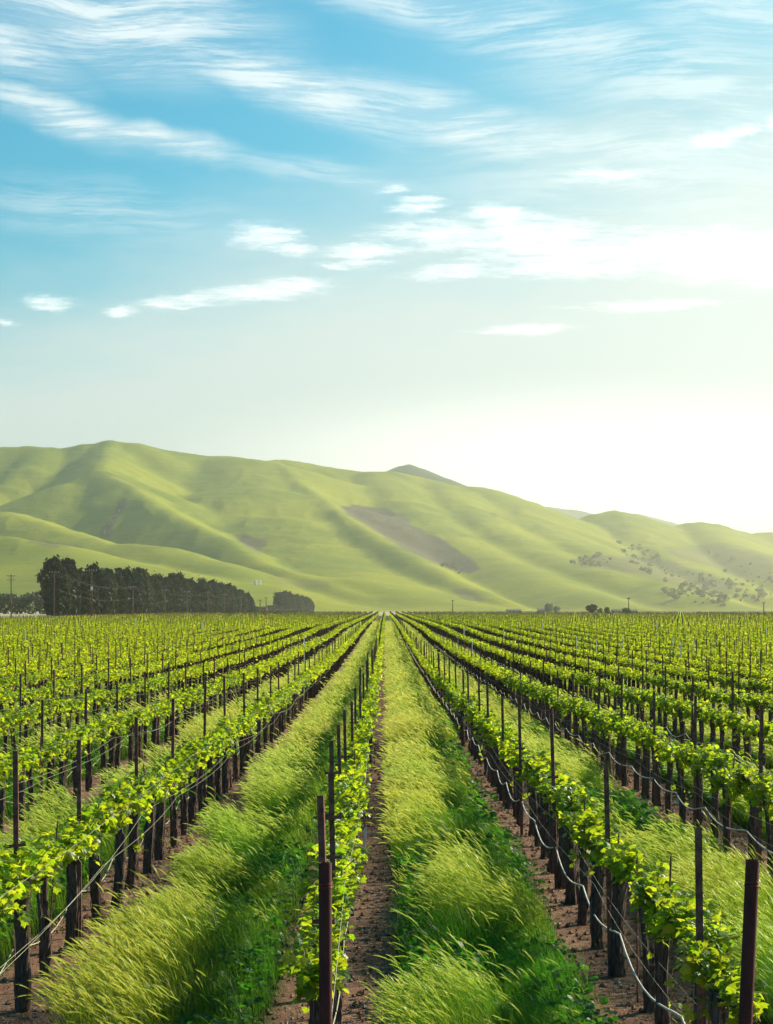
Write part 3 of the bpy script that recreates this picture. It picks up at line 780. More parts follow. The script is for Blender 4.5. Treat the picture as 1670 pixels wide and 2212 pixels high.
    for y0, y1, dens, kmin, kmax, sz in ((14, 26, 420, -2, 2, 1.0), (26, 48, 150, -3, 3, 1.5), (48, 80, 40, -3, 3, 2.4)):
        x, y = sample_area(y0, y1, dens, kmin, kmax)
        patch = smooth(.46, .62, fbm(x * .55 + 9, y * .33, 54, 3)); rgt = smooth(.5, .75, strip_u(x))
        lush = smooth(36, 24, y) * smooth(-.1, .2, x) * smooth(1.9, 1.7, x) * smooth(.40, .54, fbm(x * .8, y * .4, 57, 3) + .05 * rgt)
        ok = rng.random(len(x)) < np.clip(np.maximum(patch, lush) * .9 + rgt * .55 - .1, 0, 1); x, y = x[ok], y[ok]; n = len(x)
        hh = .14 + .36 * fbm(x * 1.6, y * 1.2, 66, 3)
        pos.append(np.stack([x, y, ground(y) + hh * rng.uniform(.5, 1.05, n)], -1)); size.append(rng.uniform(.035, .085, n) * sz ** .8)
    pos = np.concatenate(pos); size = np.concatenate(size)
    th = np.linspace(0, 2 * np.pi, 7, endpoint=False)
    T = np.concatenate([[[0, .45, -.05]], np.stack([.5 * np.cos(th), .5 + .5 * np.sin(th), .05 * np.cos(3 * th)], -1)])
    TF = np.array([[0, i, i % 7 + 1] for i in range(1, 8)])
    scatter(mb, T, TF, pos, size, frames(len(pos), -.5, .5))
    tag(mb.build('weeds', M['weed']), 'dark green broad-leaved weeds low among the grass', 'weeds', kind='stuff')

    # pebbles and straw litter on the bare soil
    mb = MB(); n = 62000
    x = rng.uniform(-4.6, 6.5, n); y = 14 + 40 * rng.random(n) ** 1.4
    ok = (np.abs(x) * F / y < 880) & (in_strip(x, y) < .5); x, y = x[ok], y[ok]; n = len(x)
    O = np.array([(1, 0, 0), (-1, 0, 0), (0, 1, 0), (0, -1, 0), (0, 0, .7), (0, 0, -.7)], float)
    OF = np.array([(0, 2, 4), (2, 1, 4), (1, 3, 4), (3, 0, 4), (2, 0, 5), (1, 2, 5), (3, 1, 5), (0, 3, 5)])
    sz = (.004 + .024 * rng.random(n) ** 4.5) * (1 + y / 60)
    P = (O[None] * rng.uniform(.6, 1.3, (n, 6, 3))) * sz[:, None, None] + np.stack([x, y, ground(y) + sz * .25 + .004], -1)[:, None]
    mb.add(P.reshape(-1, 3), (OF[None] + (np.arange(n) * 6)[:, None, None]).reshape(-1, 3), 0); mb.m[-1] = np.repeat(np.where(rng.random(n) < .16, 0, 2), 8)
    n2 = 26000; x = rng.uniform(-4.6, 6.5, n2); y = 14 + 30 * rng.random(n2) ** 1.5
    ok = (np.abs(x) * F / y < 880) & (in_strip(x, y) < .5); x, y = x[ok], y[ok]; n2 = len(x)
    a = rng.uniform(0, np.pi, n2); L = rng.uniform(.02, .09, n2); d = np.stack([np.cos(a), np.sin(a), rng.normal(0, .15, n2)], -1) * L[:, None]
    s_ = np.stack([-np.sin(a), np.cos(a), np.zeros(n2)], -1) * .0025
    c = np.stack([x, y, ground(y) + .012], -1)
    P = np.stack([c - d / 2 - s_, c - d / 2 + s_, c + d / 2 + s_, c + d / 2 - s_], 1)
    mb.add(P.reshape(-1, 3), (np.array([[0, 1, 2, 3]])[None] + (np.arange(n2) * 4)[:, None, None]).reshape(-1, 4), 1)
    tag(mb.build('pebbles', [M['stone'], M['straw'], M['clod']]), 'small stones and dry litter on the bare soil under the vines', 'pebbles', kind='stuff')
make_grass()

# ------------------------------------------------------------------ windbreak trees
def windbreak_crown(seed, H=22.0, W=8.0, n=2600, low=.02):
    r = np.random.default_rng(seed); mb = MB()
    t = r.random(n) ** .85 * (1 - low) + low
    prof = (.74 + .34 * np.sin(np.pi * np.clip(t * .9 + .05, 0, 1))) * np.where(t > .72, np.sqrt(np.clip((1.0 - t) / .28, 0, 1)) * .92 + .10, 1.0) * (.70 + .30 * smooth(0, .15, t))
    a = r.uniform(0, 2 * np.pi, n)
    lob = 1 + .24 * (vnoise(a * 1.6 + 10, t * 6, seed) - .5) * 2 + .22 * (vnoise(a * 3, t * 14, seed + 3) - .5) * 2
    rad = W / 2 * prof * lob * np.sqrt(r.uniform(.35, 1.0, n))
    lean = -1.5 * t ** 2
    pos = np.stack([rad * np.cos(a) + lean, rad * np.sin(a), t * H], -1)
    for _ in range(4):                                   # a few leading tops
        q = r.integers(60, 120); c = np.array([r.uniform(-.26, .22) * W - 1.3, r.uniform(-.2, .2) * W, H * r.uniform(.86, .97)])
        pos = np.concatenate([pos, c + r.normal(0, 1, (q, 3)) * np.array([.55, .55, 1.0])])
    n = len(pos)
    T = np.array([[-.26, -.6, 0], [.24, -.5, .05], [.30, .5, 0], [-.18, .65, -.05]])
    az = r.uniform(0, 2 * np.pi, n); el = r.normal(-1.05, .35, n)
    d = np.stack([np.cos(az) * np.cos(el), np.sin(az) * np.cos(el), np.sin(el)], -1)
    ax = np.cross(d, r.normal(0, 1, (n, 3))); ax /= np.linalg.norm(ax, axis=1)[:, None]
    fr = np.stack([ax, d, np.cross(ax, d)], -1)
    scatter(mb, T, CARD_F, pos, r.uniform(.7, 1.5, n), fr)
    return mb.mesh('crown', M['conifer'])
def tree_trunk_mesh(H, r0, seed, limbs=5, W=6):
    r = np.random.default_rng(seed); mb = MB(); k = 9; z = np.linspace(-.3, H, k)
    x = np.cumsum(r.normal(0, .012 * H, k)) * .4; y = np.cumsum(r.normal(0, .012 * H, k)) * .4
    mb.tube(np.stack([x, y, z], -1), np.linspace(r0, r0 * .25, k), 8)
    for _ in range(limbs):
        j = r.integers(2, k - 1); a = r.uniform(0, 2 * np.pi); L = W * r.uniform(.25, .45)
        p = np.array([x[j], y[j], z[j]]); d = np.array([np.cos(a), np.sin(a), .7])
        mb.tube([p, p + d * L * .5, p + d * L + [0, 0, L * .2]], [r0 * .35, r0 * .22, r0 * .08], 5)
    return mb.mesh('trunk', M['trunk'])
CROWNS = [windbreak_crown(500 + i) for i in range(5)]
TTR = [tree_trunk_mesh(19, .35, 520 + i) for i in range(3)]
def windbreak(Y, X, h, w, idx, words):
    root = empty('windbreak_tree', (X, Y, gz(Y)), words, 'tree', 'dark windbreak trees beside the field', [0, .5, -.45, .3, -.25][idx % 5])
    s = h / 22.0; root.scale = (w, w, s)
    link('trunk', TTR[idx % 3], root); link('crown', CROWNS[idx % 5], root)
def wb_x(Y): return np.interp(Y, [733, 1600, 1900, 2600], [-114.5, -98.5, -92, -86])
tops = [(75, 1192), (92, 1200), (110, 1208), (135, 1218), (160, 1222), (200, 1228), (250, 1232), (280, 1233), (310, 1240), (350, 1244), (380, 1252), (400, 1252), (430, 1260), (470, 1262), (500, 1270), (530, 1282), (550, 1296)]
tx = [p[0] for p in tops]; ty = [p[1] for p in tops]
Ys = []; Yc = 748.0
while Yc < 1600: Ys.append(Yc); Yc += 13.5 + Yc * .006
for i, Y in enumerate(Ys):
    X = float(wb_x(Y)) + rng.normal(0, .8); px = VX + X * F / Y
    h = (VY + 6 - np.interp(px, tx, ty)) * Y / F + rng.normal(0, 1.1) + 1.0
    if i == 0: h += 1.5
    w = rng.uniform(.85, 1.1) * (1.0 if i else 1.15) * (.75 if i > len(Ys) - 3 else 1)
    windbreak(Y, X, h, w, i, ('tall ragged windbreak tree at the left end of the long dark row' if i == 0 else
              '%s dark tree from the left end of the long windbreak row' % ordinal(i + 1)))
k2 = 0; Y = 1880.0
while Y < 2560:
    X = float(wb_x(Y)) + rng.normal(0, .6); px = VX + X * F / Y
    h = (VY + 4 - np.interp(px, [603, 612, 640, 665, 676, 684], [1281, 1277, 1284, 1290, 1298, 1312])) * Y / F + rng.normal(0, .4)
    k2 += 1
    windbreak(Y, X, h, rng.uniform(.9, 1.1), k2, '%s dark tree from the left in the short separate clump of the windbreak' % ordinal(k2))
    Y += 46
# low hedge that joins the two
hb = MB(); n = 5200
Yh = rng.uniform(1560, 2500, n); Xh = wb_x(Yh) + rng.normal(0, 1.6, n); top = 3.2 + 3.0 * vnoise(Yh / 40, Yh * 0, 8)
T = np.array([[-.5, -.5, 0], [.5, -.5, .05], [.5, .5, 0], [-.5, .5, -.05]])
scatter(hb, T, CARD_F, np.stack([Xh, Yh, ground(Yh) + top * np.sqrt(rng.random(n))], -1), rng.uniform(.9, 1.8, n), frames(n, -1.2, 1.2))
tag(hb.build('hedge', M['conifer']), 'low dark hedge joining the long windbreak row and the short clump', 'hedge')
# far wood at the left edge
wb = MB(); n = 15000
Xw = rng.uniform(-330, -112, n); Yw = 1230 + rng.normal(0, 9, n); tw = 9.5 + 3.6 * (fbm(Xw / 7, Xw * 0, 12, 3) - .35) * 2
scatter(wb, T * np.array([.6, 1.2, 1]), CARD_F, np.stack([Xw, Yw, ground(Yw) + tw * rng.random(n) ** .7], -1), rng.uniform(.8, 1.7, n), frames(n, -1.4, 1.2))
tag(wb.build('distant_wood', M['conifer']), 'low dark wood far behind the first power pole', 'wood', kind='stuff')

# ------------------------------------------------------------------ power poles and cables
def power_pole(px, ytop, Y, wood, label, arms=1, gear=False, lamp=False):
    X = (px - VX) * Y / F; h = (VY - ytop) * Y / F + CAM_H - gz(Y)
    root = empty('power_pole', (X, Y, gz(Y)), label, 'power pole', 'power poles beside the windbreak')
    s = max(1.0, Y / 700.0)
    mb = MB(); mb.tube([(0, 0, -.5), (0, 0, h * .5), (0, 0, h)], np.array([.20, .17, .13]) * s, 10); mb.build('pole', wood, root, True)
    for a in range(arms):
        z = h - .5 - a * 1.1
        mb = MB(); mb.box((0, -.16 * s, z), (2.6, .10 * s, .14 * s)); 
        for sx in (-1, 1): mb.tube([(0, -.16 * s, z - .9), (sx * .9, -.16 * s, z - .08)], .03 * s, 5)
        arm = mb.build('crossarm', wood, root)
        for x in (-1.2, -.5, .5, 1.2):
            mb = MB(); mb.tube([(x, -.16 * s, z + .07), (x, -.16 * s, z + .16), (x, -.16 * s, z + .22), (x, -.16 * s, z + .32)], np.array([.03, .08, .05, .07]) * s, 8); mb.build('insulator', M['ceramic'], arm, True)
    if gear:
        mb = MB(); zz = h * .62
        mb.tube([(.0, -.42, zz - .5), (0, -.42, zz - .45), (0, -.42, zz + .35), (0, -.42, zz + .42), (0, -.42, zz + .55)], [.2, .26, .26, .2, .07], 12); mb.build('transformer', M['ceramic'], root, True)
    return (X, Y, gz(Y) + h)
A = []
A.append(power_pole(24, 1240, 600, M['pole'], 'slim dark power pole at the left edge before the far wood', 2))
A.append(power_pole(117, 1233, 575, M['pole'], 'power pole with pale insulators in front of the tallest windbreak tree', 1))
B = power_pole(198, 1229, 540, M['pole_red'], 'thick reddish power pole carrying a transformer before the dark trees', 1, True)
for j, (px, yt, Y, w) in enumerate([(287, 1266, 850, 'pole with bright insulators third along the line before the trees'), (357, 1273, 965, 'fourth power pole along the line before the trees'), (404, 1277, 1060, 'fifth power pole along the line before the trees'),
        (449, 1278, 1130, 'sixth power pole along the line before the trees'), (485, 1283, 1230, 'seventh power pole along the line before the trees'), (520, 1288, 1320, 'eighth power pole along the line, near the low end of the trees'),
        (562, 1295, 1500, 'first thin far pole in the gap between the tree clumps'), (575, 1290, 1600, 'second thin far pole in the gap between the tree clumps'), (591, 1287, 1700, 'third thin far pole in the gap between the tree clumps')]):
    A.append(power_pole(px, yt, Y, M['pole'], w, 1))
for px, yt, Y, w in ((978, 1296, 1500, 'lone thin pole on the plain right of the central rows'), (1358, 1291, 1380, 'thin pole standing behind the small farm trees'), (1650, 1300, 1500, 'thin pole near the right edge of the plain')):
    power_pole(px, yt, Y, M['pole'], w, 1)
def cable(pts, dx, dz, sag, label, rad=.02):
    P = []
    for a, b in zip(pts[:-1], pts[1:]):
        for t in np.linspace(0, 1, 14, endpoint=False):
            P.append((a[0] + (b[0] - a[0]) * t + dx, a[1] + (b[1] - a[1]) * t, a[2] + (b[2] - a[2]) * t + dz - sag * 4 * t * (1 - t)))
    P.append((pts[-1][0] + dx, pts[-1][1], pts[-1][2] + dz))
    mb = MB(); mb.tube(P, rad, 5); tag(mb.build('power_cable', M['cable'], smoothed=True), label, 'cable', 'power cables strung between the poles')
LINE = [A[0], A[1]] + A[2:8]
cable(LINE, -1.1, -.25, 2.0, 'upper power cable strung along the poles before the trees', .014)
cable(LINE, 1.1, -.25, 2.4, 'second power cable strung along the poles before the trees', .014)
cable(LINE, 0, -4.6, 2.2, 'low slung cable halfway up the poles before the trees', .018)
cable([A[1], B], .2, -.3, 1.4, 'cable from the insulator pole to the thick reddish pole', .014)

# ------------------------------------------------------------------ farmstead at the far right, tanks, stakes
def round_crown(seed, w, h, n, mat, size, flat=.0):
    r = np.random.default_rng(seed); mb = MB(); P = []
    for _ in range(9):
        c = r.normal(0, .30, 3) * np.array([w * .55, w * .5, h * .42]); c[2] += h * .58
        q = n // 9; v = r.normal(0, 1, (q, 3)); v /= np.linalg.norm(v, axis=1)[:, None]
        P.append(c + v * (r.random((q, 1)) ** .4) * np.array([w * .34, w * .34, h * .34]))
    P = np.concatenate(P); P[:, 2] = np.maximum(P[:, 2], h * .10)
    scatter(mb, T, CARD_F, P, r.uniform(.6, 1.3, len(P)) * size, frames(len(P), -1.2, 1.2))
    return mb.mesh('crown', mat)
def small_tree(px, pyb, Y, w, h, mat, label, seed, n=1500, name='farm_tree'):
    X = (px - VX) * Y / F
    root = empty(name, (X, Y, gz(Y)), label, 'tree', 'trees round the distant farm')
    link('trunk', tree_trunk_mesh(h * .6, h * .04, seed, 4, w * .6), root); link('crown', round_crown(seed, w, h, n, mat, h * .13), root)
small_tree(1276, 1327, 1150, 6.8, 4.8, M['oak'], 'round dark bushy tree standing alone at the far field edge', 61)
small_tree(1297, 1327, 1200, 3.4, 3.2, M['garden'], 'small pale tree just right of the round dark tree', 62, 700)
small_tree(1312, 1327, 1190, 3.6, 4.0, M['garden'], 'light green tree left of the low shed', 63, 800)
small_tree(1352, 1327, 1180, 5.2, 4.2, M['garden'], 'broad light green tree beside the low roofed barn', 64, 900)
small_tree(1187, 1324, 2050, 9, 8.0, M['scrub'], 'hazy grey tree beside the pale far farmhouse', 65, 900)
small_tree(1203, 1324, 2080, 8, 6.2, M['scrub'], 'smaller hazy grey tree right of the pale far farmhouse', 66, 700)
def farm_building(name, px, Y, w, d, hw, hr, label, cat='building', wallm='plaster', rz=0.2):
    X = (px - VX) * Y / F; root = empty(name, (X, Y, gz(Y)), label, cat, 'distant farm buildings', rz)
    mb = MB(); mb.add([(-w/2,-d/2,0),(w/2,-d/2,0),(w/2,d/2,0),(-w/2,d/2,0),(-w/2,-d/2,hw),(w/2,-d/2,hw),(w/2,d/2,hw),(-w/2,d/2,hw)], [(0,1,5,4),(1,2,6,5),(2,3,7,6),(3,0,4,7)])
    mb.add([(-w/2,-d/2,hw),(-w/2,d/2,hw),(-w/2,0,hw+hr),(w/2,-d/2,hw),(w/2,d/2,hw),(w/2,0,hw+hr)], [(0,1,2),(3,4,5)]); mb.build('wall', M[wallm], root)
    e = .35; mb = MB()
    for sy in (-1, 1):
        p = [(-w/2-e, sy*(d/2+e), hw-hr*e/(d/2)), (w/2+e, sy*(d/2+e), hw-hr*e/(d/2)), (w/2+e, 0, hw+hr), (-w/2-e, 0, hw+hr)]
        P = np.array(p + [(x, y, z + .16) for x, y, z in p]) + [0, 0, .02]
        mb.add(P, [(0,3,2,1),(4,5,6,7),(0,1,5,4),(1,2,6,5),(2,3,7,6),(3,0,4,7)])
    mb.build('roof', M['metal_roof'], root)
    for x in np.linspace(-w * .36, w * .36, 3):
        mb = MB(); mb.box((x, -d/2 - .03, hw * .58), (1.0, .06, hw * .36)); mb.build('window', M['glass'], root)
farm_building('shed', 1332, 1215, 4.6, 3.4, 1.8, .9, 'low grey roofed shed between the light green farm trees')
farm_building('barn', 1368, 1195, 3.6, 3.4, 1.5, .9, 'low small barn right of the broad light green tree')
farm_building('farmhouse', 1172, 2060, 9, 6, 2.6, 1.4, 'pale hazy farmhouse before the grey trees far on the plain')
farm_building('long_barn', 1110, 2150, 14, 7, 2.2, 1.2, 'long pale hazy barn far on the plain left of the farmhouse')

def hill_point(px, py):
    Y = np.arange(2450, 5600, 5.0); X = (px - VX) * Y / F; Z = hill_z(X, Y)
    p = VY - (Z - CAM_H) * F / Y
    i = int(np.argmax(p < py)); return X[i], Y[i], Z[i]
for px, lab in ((552, 'left one of two white water tanks low on the green hill'), (561, 'right one of two white water tanks low on the green hill')):
    x, y, z = hill_point(px, 1263)
    mb = MB(); mb.tube([(0,0,-2),(0,0,-1.9),(0,0,5.2),(0,0,5.5),(0,0,6.1),(0,0,6.3)], [2.1,2.1,2.1,2.0,.9,.1], 24)
    for zz in (1, 2.5, 4): mb.tube([(0,0,zz),(0,0,zz+.12)], 2.14, 24)
    o = mb.build('water_tank', M['tank'], smoothed=False); o.location = (x, y, z); tag(o, lab, 'tank', 'white tanks on the hill')

STAKE = MB(); STAKE.tube([(0,0,-.2),(0,0,1.9),(0,0,1.97),(0,0,2.0)], [.022,.022,.018,.004], 6); STAKE.tube([(0,0,1.3),(0,0,1.36)], .027, 6); STAKE = STAKE.mesh('white_stake', M['white'])
stakes = [(28, 1365), (1303, 1383), (1333, 1379), (1446, 1381), (1498, 1392), (657, 1375), (1250, 1377), (1022, 1357), (1117, 1362), (964, 1377), (987, 1387), (1483, 1385), (1175, 1346), (1642, 1357), (1418, 1346), (282, 1338), (420, 1345)]
for j, (px, py) in enumerate(stakes):
    Y = 40.0
    for _ in range(40):                                  # distance at which a two metre stake reaches that height
        Y = .5 * Y + .5 * (CAM_H - gz(Y) - 1.9) * F / (py - VY)
    kk = round(((px - VX) * Y / F - ROW0) / SPACING); X = ROW0 + kk * SPACING + .1
    o = link('white_stake', STAKE); s = max(1.0, Y / 110); o.location = (X, Y, gz(Y)); o.scale = (s, s, 1)
    tag(o, 'white stake, %s from the left among those standing out of the vine leaves' % ordinal(1 + sorted(stakes).index((px, py))), 'stake', 'white stakes among the far vines')
# irrigation pipe at the left field edge
mb = MB(); X0 = -74.5; mb.tube([(X0 - 1, 470, gz(470) + 1.75), (X0 + 2, 468, gz(468) + 1.6), (X0 + 5.2, 466, gz(466) + 1.1)], .07, 8); mb.tube([(X0 - 1, 470, gz(470) - .3), (X0 - 1, 470, gz(470) + 2.1)], .10, 8); mb.tube([(X0 - 3, 470, gz(470) - .3), (X0 - 3, 470, gz(470) + 1.7)], .09, 8)
tag(mb.build('irrigation_pipe', M['white']), 'white irrigation pipe sloping between stand posts at the left field edge', 'pipe')

# scattered oaks and scrub on the right-hand hills
def hillside():
    mb = MB(); r = np.random.default_rng(71); pts = []
    regs = [([(1225, 1212), (1290, 1200), (1340, 1208), (1300, 1225), (1240, 1225)], 26), ([(1330, 1170), (1400, 1180), (1420, 1200), (1480, 1235), (1560, 1250), (1600, 1290), (1540, 1300), (1440, 1260), (1360, 1220)], 90),
            ([(1520, 1190), (1560, 1200), (1670, 1230), (1690, 1300), (1600, 1300), (1560, 1240)], 60), ([(1400, 1270), (1560, 1280), (1600, 1312), (1480, 1310)], 36), ([(262, 1077), (270, 1085), (250, 1130), (236, 1158), (220, 1160), (245, 1110)], 40), ([(960, 1215), (1010, 1238), (990, 1243), (950, 1225)], 8)]
    for poly, n in regs:
        xs = [p[0] for p in poly]; ys = [p[1] for p in poly]; c = 0
        while c < n:
            p = r.uniform(min(xs), max(xs)); q = r.uniform(min(ys), max(ys))
            if in_poly(np.array([p]), np.array([q]), poly)[0]:
                c += 1; pts.append((p, q, 1.0 if p > 400 else .55))
    for p, q, s in pts:
        x, y, z = hill_point(p, q)
        w = r.choice([r.uniform(3, 7), r.uniform(6, 13)]) * s; m = 42
        v = r.normal(0, 1, (m, 3)); v /= np.linalg.norm(v, axis=1)[:, None]
        P = np.array([x, y, z + w * .3]) + v * (r.random((m, 1)) ** .4) * np.array([w * .55, w * .5, w * .40])
        scatter(mb, T, CARD_F, P, r.uniform(.18, .34, m) * w, frames(m, -1.2, 1.2))
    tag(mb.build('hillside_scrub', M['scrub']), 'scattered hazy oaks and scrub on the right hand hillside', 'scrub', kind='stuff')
hillside()

# ------------------------------------------------------------------ air
def make_haze():
    mb = MB(); x0, x1, y0, y1, z0, z1 = -5200, 5200, -120, 14200, -2.0, 700
    mb.box(((x0 + x1) / 2, (y0 + y1) / 2, (z0 + z1) / 2), (x1 - x0, y1 - y0, z1 - z0))
    m, nt = material('haze_air')
    v = nt.n('ShaderNodeVolumePrincipled')
    v.inputs['Color'].default_value = (1, .96, .84, 1); v.inputs['Density'].default_value = HAZE
    v.inputs['Anisotropy'].default_value = .82
    o = nt.n('ShaderNodeOutputMaterial'); nt.l(v.outputs[0], o.inputs['Volume'])
    tag(mb.build('haze', m), 'thin pale haze in the air over the valley', 'haze', kind='stuff')
HAZE = 8.6e-5
make_haze()

# ------------------------------------------------------------------ sun, sky, camera
SUN_AZ, SUN_EL = 50.0, 27.0
S = Vector((math.sin(R(SUN_AZ)) * math.cos(R(SUN_EL)), math.cos(R(SUN_AZ)) * math.cos(R(SUN_EL)), math.sin(R(SUN_EL))))
sun = bpy.data.lights.new('sun', 'SUN'); sun.energy = 5.0; sun.angle = R(.5); sun.color = (1, .89, .70)
so = link('sun', sun); so.rotation_euler = S.to_track_quat('Z', 'Y').to_euler(); so.location = (50, 50, 80)

def make_sky():
    w = bpy.data.worlds.new('World'); scene.world = w; w.use_nodes = True
    nt = NT(w.node_tree)
    sky = nt.n('ShaderNodeTexSky', sky_type='NISHITA'); sky.sun_disc = False
    sky.sun_elevation = R(SUN_EL); sky.sun_rotation = R(SUN_AZ); sky.air_density = 1.0; sky.dust_density = 1.2; sky.ozone_density = 1.0
    g = nt.n('ShaderNodeTexCoord').outputs['Generated']
    sp = nt.n('ShaderNodeSeparateXYZ'); nt.l(g, sp.inputs[0])
    az = nt.math('ARCTAN2', sp.outputs[0], sp.outputs[1])
    hyp = nt.math('SQRT', nt.math('ADD', nt.math('MULTIPLY', sp.outputs[0], sp.outputs[0]), nt.math('MULTIPLY', sp.outputs[1], sp.outputs[1])))
    el = nt.math('ARCTAN2', sp.outputs[2], hyp)
    u = nt.math('MULTIPLY_ADD', az, F, VX); v = nt.math('MULTIPLY_ADD', el, -F, VY)
    cb = nt.n('ShaderNodeCombineXYZ'); nt.l(u, cb.inputs[0]); nt.l(v, cb.inputs[1])
    uv = cb.outputs[0]
    # ragged edges: coordinates pushed about by noise
    def warp(vec, scale, amp, stretch=(1, 1, 1), detail=5):
        nd = nt.n('ShaderNodeTexNoise'); nt.l(nt.mapping(vec, scale=stretch), nd.inputs['Vector']); nd.inputs['Scale'].default_value = scale; nd.inputs['Detail'].default_value = detail; nd.inputs['Roughness'].default_value = .6
        a = nt.n('ShaderNodeVectorMath', operation='SUBTRACT'); nt.l(nd.outputs['Color'], a.inputs[0]); a.inputs[1].default_value = (.5, .5, .5)
        b = nt.n('ShaderNodeVectorMath', operation='MULTIPLY'); nt.l(a.outputs[0], b.inputs[0]); b.inputs[1].default_value = amp
        c = nt.n('ShaderNodeVectorMath', operation='ADD'); nt.l(vec, c.inputs[0]); nt.l(b.outputs[0], c.inputs[1])
        return c.outputs[0]
    def blob(vec, cx, cy, a, b, ang=0, soft=0.0, amt=1.0):
        m = nt.mapping(vec, (cx, cy, 0), (0, 0, R(ang)), (a, b, 1), 'TEXTURE')
        ln = nt.n('ShaderNodeVectorMath', operation='LENGTH'); nt.l(m, ln.inputs[0])
        return nt.mapr(ln.outputs['Value'], 1.0, soft, 0.0, amt)
    def total(items, op='MAXIMUM'):
        acc = items[0]
        for i in items[1:]: acc = nt.math(op, acc, i)
        return acc
    # clear sky: physical sky, tinted towards cyan
    base = nt.mix(1.0, sky.outputs[0], TINT, 'MULTIPLY')
    # luminous veil: thickens to the horizon and towards the sun on the right
    uc = nt.math('MINIMUM', nt.math('MAXIMUM', u, -1200), 2600)
    aside = nt.mapr(nt.math('ABSOLUTE', nt.math('SUBTRACT', az, .35)), .7, 1.9, 1.0, .48)      # the sky away from the sun is less veiled
    vv = nt.math('ADD', v, nt.math('MULTIPLY', uc, .22))
    vn = nt.noise(nt.mapping(uv, rot=(0, 0, R(-8)), scale=(.0016, .006, 1)), 1.0, 5, .6)
    vv = nt.math('ADD', vv, nt.math('MULTIPLY', nt.math('SUBTRACT', vn, .5), 330))
    lowv = nt.math('MULTIPLY', nt.mapr(vv, 450, 960, 0, .97), aside)
    veil2 = nt.math('MULTIPLY', blob(uv, 1800, 520, 1300, 800, 0, 0, .95), nt.mapr(vn, .2, .7, .65, 1.0))
    c = nt.mix(veil2, base, (4.3, 6.5, 6.8))
    c = nt.mix(lowv, c, (7.5, 8.6, 8.5))
    # cirrus: fibres running down to the right
    wv = warp(warp(uv, .0016, (170, 120, 0)), .006, (60, 40, 0))
    wf = warp(uv, .0018, (150, 150, 0), (1, 1, 1), 1.2)
    wg = warp(wf, .008, (10, 7, 0), (1, 1, 1), 1.0)
    def streak(ang, sx, sy, lo, hi, vec, rough=.62, dist=0.0):
        n = nt.noise(nt.mapping(vec, rot=(0, 0, R(-ang)), scale=(sx, sy, 1)), 1.0, 9, rough, dist)
        return nt.mapr(n, lo, hi)
    s1 = streak(15, .0016, .012, .32, .62, wf); s2 = streak(27, .0035, .022, .34, .66, wf, .66); s3 = streak(14, .0042, .075, .30, .70, wg, .74)
    m1 = total([blob(wv, 240, 60, 520, 190, 12, .05, 1.0), blob(wv, 20, 150, 260, 90, 18, 0, .9), blob(wv, 600, 205, 560, 88, 17, 0, 1.0), blob(wv, 1020, 290, 600, 90, 13, 0, 1.0), blob(wv, 1430, 350, 480, 80, 6, 0, .85),
                blob(wv, 110, 275, 320, 62, 20, 0, 1.0), blob(wv, 330, 335, 320, 46, 8, 0, .85), blob(wv, 680, 385, 380, 34, 6, 0, .5)])
    m2 = total([blob(wv, 850, 20, 620, 90, 12, 0, .95), blob(wv, 1180, 100, 700, 110, 14, 0, .95), blob(wv, 1480, 220, 560, 170, 12, 0, .95), blob(wv, 1600, 50, 460, 170, 10, 0, .95), blob(wv, 180, 470, 520, 90, 3, 0, .6), blob(wv, 1400, 420, 700, 140, 4, 0, .85)])
    fib = nt.mapr(nt.math('ADD', nt.math('MULTIPLY', s2, .5), nt.math('MULTIPLY', s3, .5)), .22, .80)
    a1 = nt.math('MULTIPLY', m1, nt.math('ADD', nt.math('MULTIPLY', s1, .42), nt.math('MULTIPLY', fib, .72)), clamp=True)
    a1 = nt.math('ADD', a1, nt.math('MULTIPLY', m1, .16), clamp=True)
    a2 = nt.math('MULTIPLY', m2, nt.math('ADD', nt.math('MULTIPLY', s1, .25), nt.math('MULTIPLY', fib, .6)), clamp=True)
    cir = nt.math('MAXIMUM', a1, a2)
    c = nt.mix(nt.math('MULTIPLY', cir, .95), c, (8.8, 10.1, 10.4))
    # small bright cumulus banks with torn edges
    wc = warp(warp(uv, .010, (70, 26, 0), (1, 1.8, 1)), .045, (14, 5, 0), (1, 1.8, 1))
    bl = [(575, 522, 120, 34, 6), (640, 545, 70, 20, 4), (545, 520, 70, 22, 0), (905, 455, 86, 24, -6), (1085, 478, 100, 34, 0), (850, 422, 60, 12, 0), (1320, 396, 150, 18, -2), (1530, 328, 60, 20, -6), (1590, 312, 70, 14, -8), (1665, 300, 40, 20, -10),
          (960, 520, 230, 40, 0), (1150, 532, 300, 66, 3), (1240, 552, 260, 48, 3), (1420, 562, 350, 60, 3), (1560, 545, 240, 44, -3), (1600, 585, 360, 50, 2), (1250, 590, 290, 26, 0), (800, 548, 180, 18, -4), (760, 575, 110, 14, 0), (960, 596, 130, 18, -4),
          (560, 636, 230, 24, -5), (400, 655, 150, 22, -6), (650, 620, 100, 15, -5), (115, 668, 100, 20, 2), (265, 681, 58, 14, -4), (20, 708, 55, 8, 0), (1140, 716, 190, 13, -2), (1400, 668, 260, 13, -1)]
    msk = total([blob(wc, b[0], b[1], b[2] * 1.3, b[3] * 1.7, b[4], soft=.0) for b in bl])
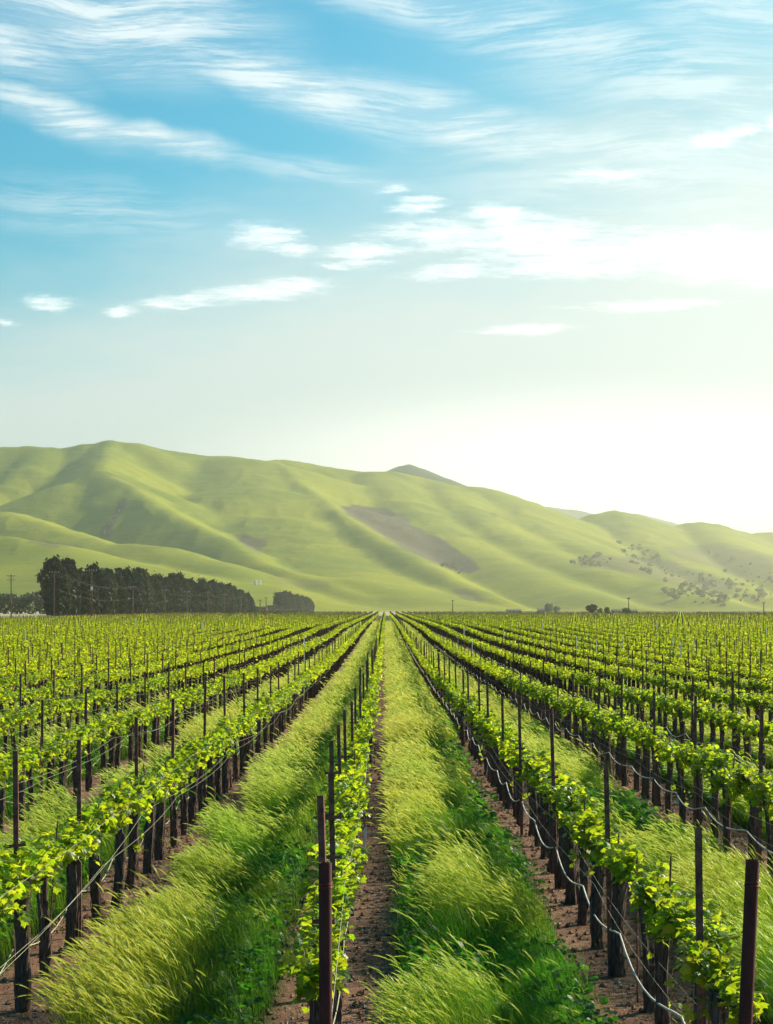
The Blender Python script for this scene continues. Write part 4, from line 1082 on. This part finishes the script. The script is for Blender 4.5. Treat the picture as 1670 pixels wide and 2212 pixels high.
    cn = nt.noise(nt.mapping(wc, scale=(.0075, .046, 1)), 1.0, 9, .70, .3)
    cn2 = nt.noise(nt.mapping(uv, rot=(0, 0, R(4)), scale=(.016, .12, 1)), 1.0, 6, .7, .2)
    body = nt.math('ADD', nt.math('MULTIPLY', msk, 1.15), nt.math('ADD', nt.math('MULTIPLY', nt.math('SUBTRACT', cn, .5), 2.7), nt.math('MULTIPLY', nt.math('SUBTRACT', cn2, .5), 1.5)))
    cum = nt.mapr(body, .15, 1.95)
    cum = nt.math('MULTIPLY', cum, nt.mapr(msk, .0, .55))
    c = nt.mix(nt.math('MULTIPLY', cum, .97), c, (15.5, 15.5, 15.2))
    # glow of the bright horizon under the sun
    glow = nt.math('MULTIPLY', blob(uv, 1270, 1060, 1150, 270, 0, 0, 1.0), nt.mapr(vn, .15, .6, .7, 1.0))
    c = nt.mix(glow, c, (18.0, 17.2, 15.8))
    bg = nt.n('ShaderNodeBackground'); nt.l(c, bg.inputs['Color']); bg.inputs['Strength'].default_value = .060
    o = nt.n('ShaderNodeOutputWorld'); nt.l(bg.outputs[0], o.inputs['Surface'])
    w.cycles.sampling_method = 'MANUAL'; w.cycles.sample_map_resolution = 512
TINT = (.04, 1.0, 1.24)
make_sky()

cam = bpy.data.cameras.new('camera'); cam.sensor_fit = 'HORIZONTAL'; cam.sensor_width = 24.0; cam.lens = 24.0 * F / PW
cam.shift_y = (VY - PH / 2) / PW; cam.shift_x = (PW / 2 - VX) / PW
cam.clip_start = .1; cam.clip_end = 40000
co = link('camera', cam); co.location = (0, 0, CAM_H); co.rotation_euler = (R(90), 0, 0)
scene.camera = co

vs = scene.view_settings
scene.display_settings.display_device = 'sRGB'
vs.view_transform = 'Standard'; vs.look = 'None'; vs.exposure = .78; vs.gamma = 1; vs.use_curve_mapping = False
cy = scene.cycles
cy.max_bounces = 6; cy.diffuse_bounces = 3; cy.glossy_bounces = 2; cy.transmission_bounces = 4; cy.volume_bounces = 1; cy.transparent_max_bounces = 8
cy.caustics_reflective = False; cy.caustics_refractive = False
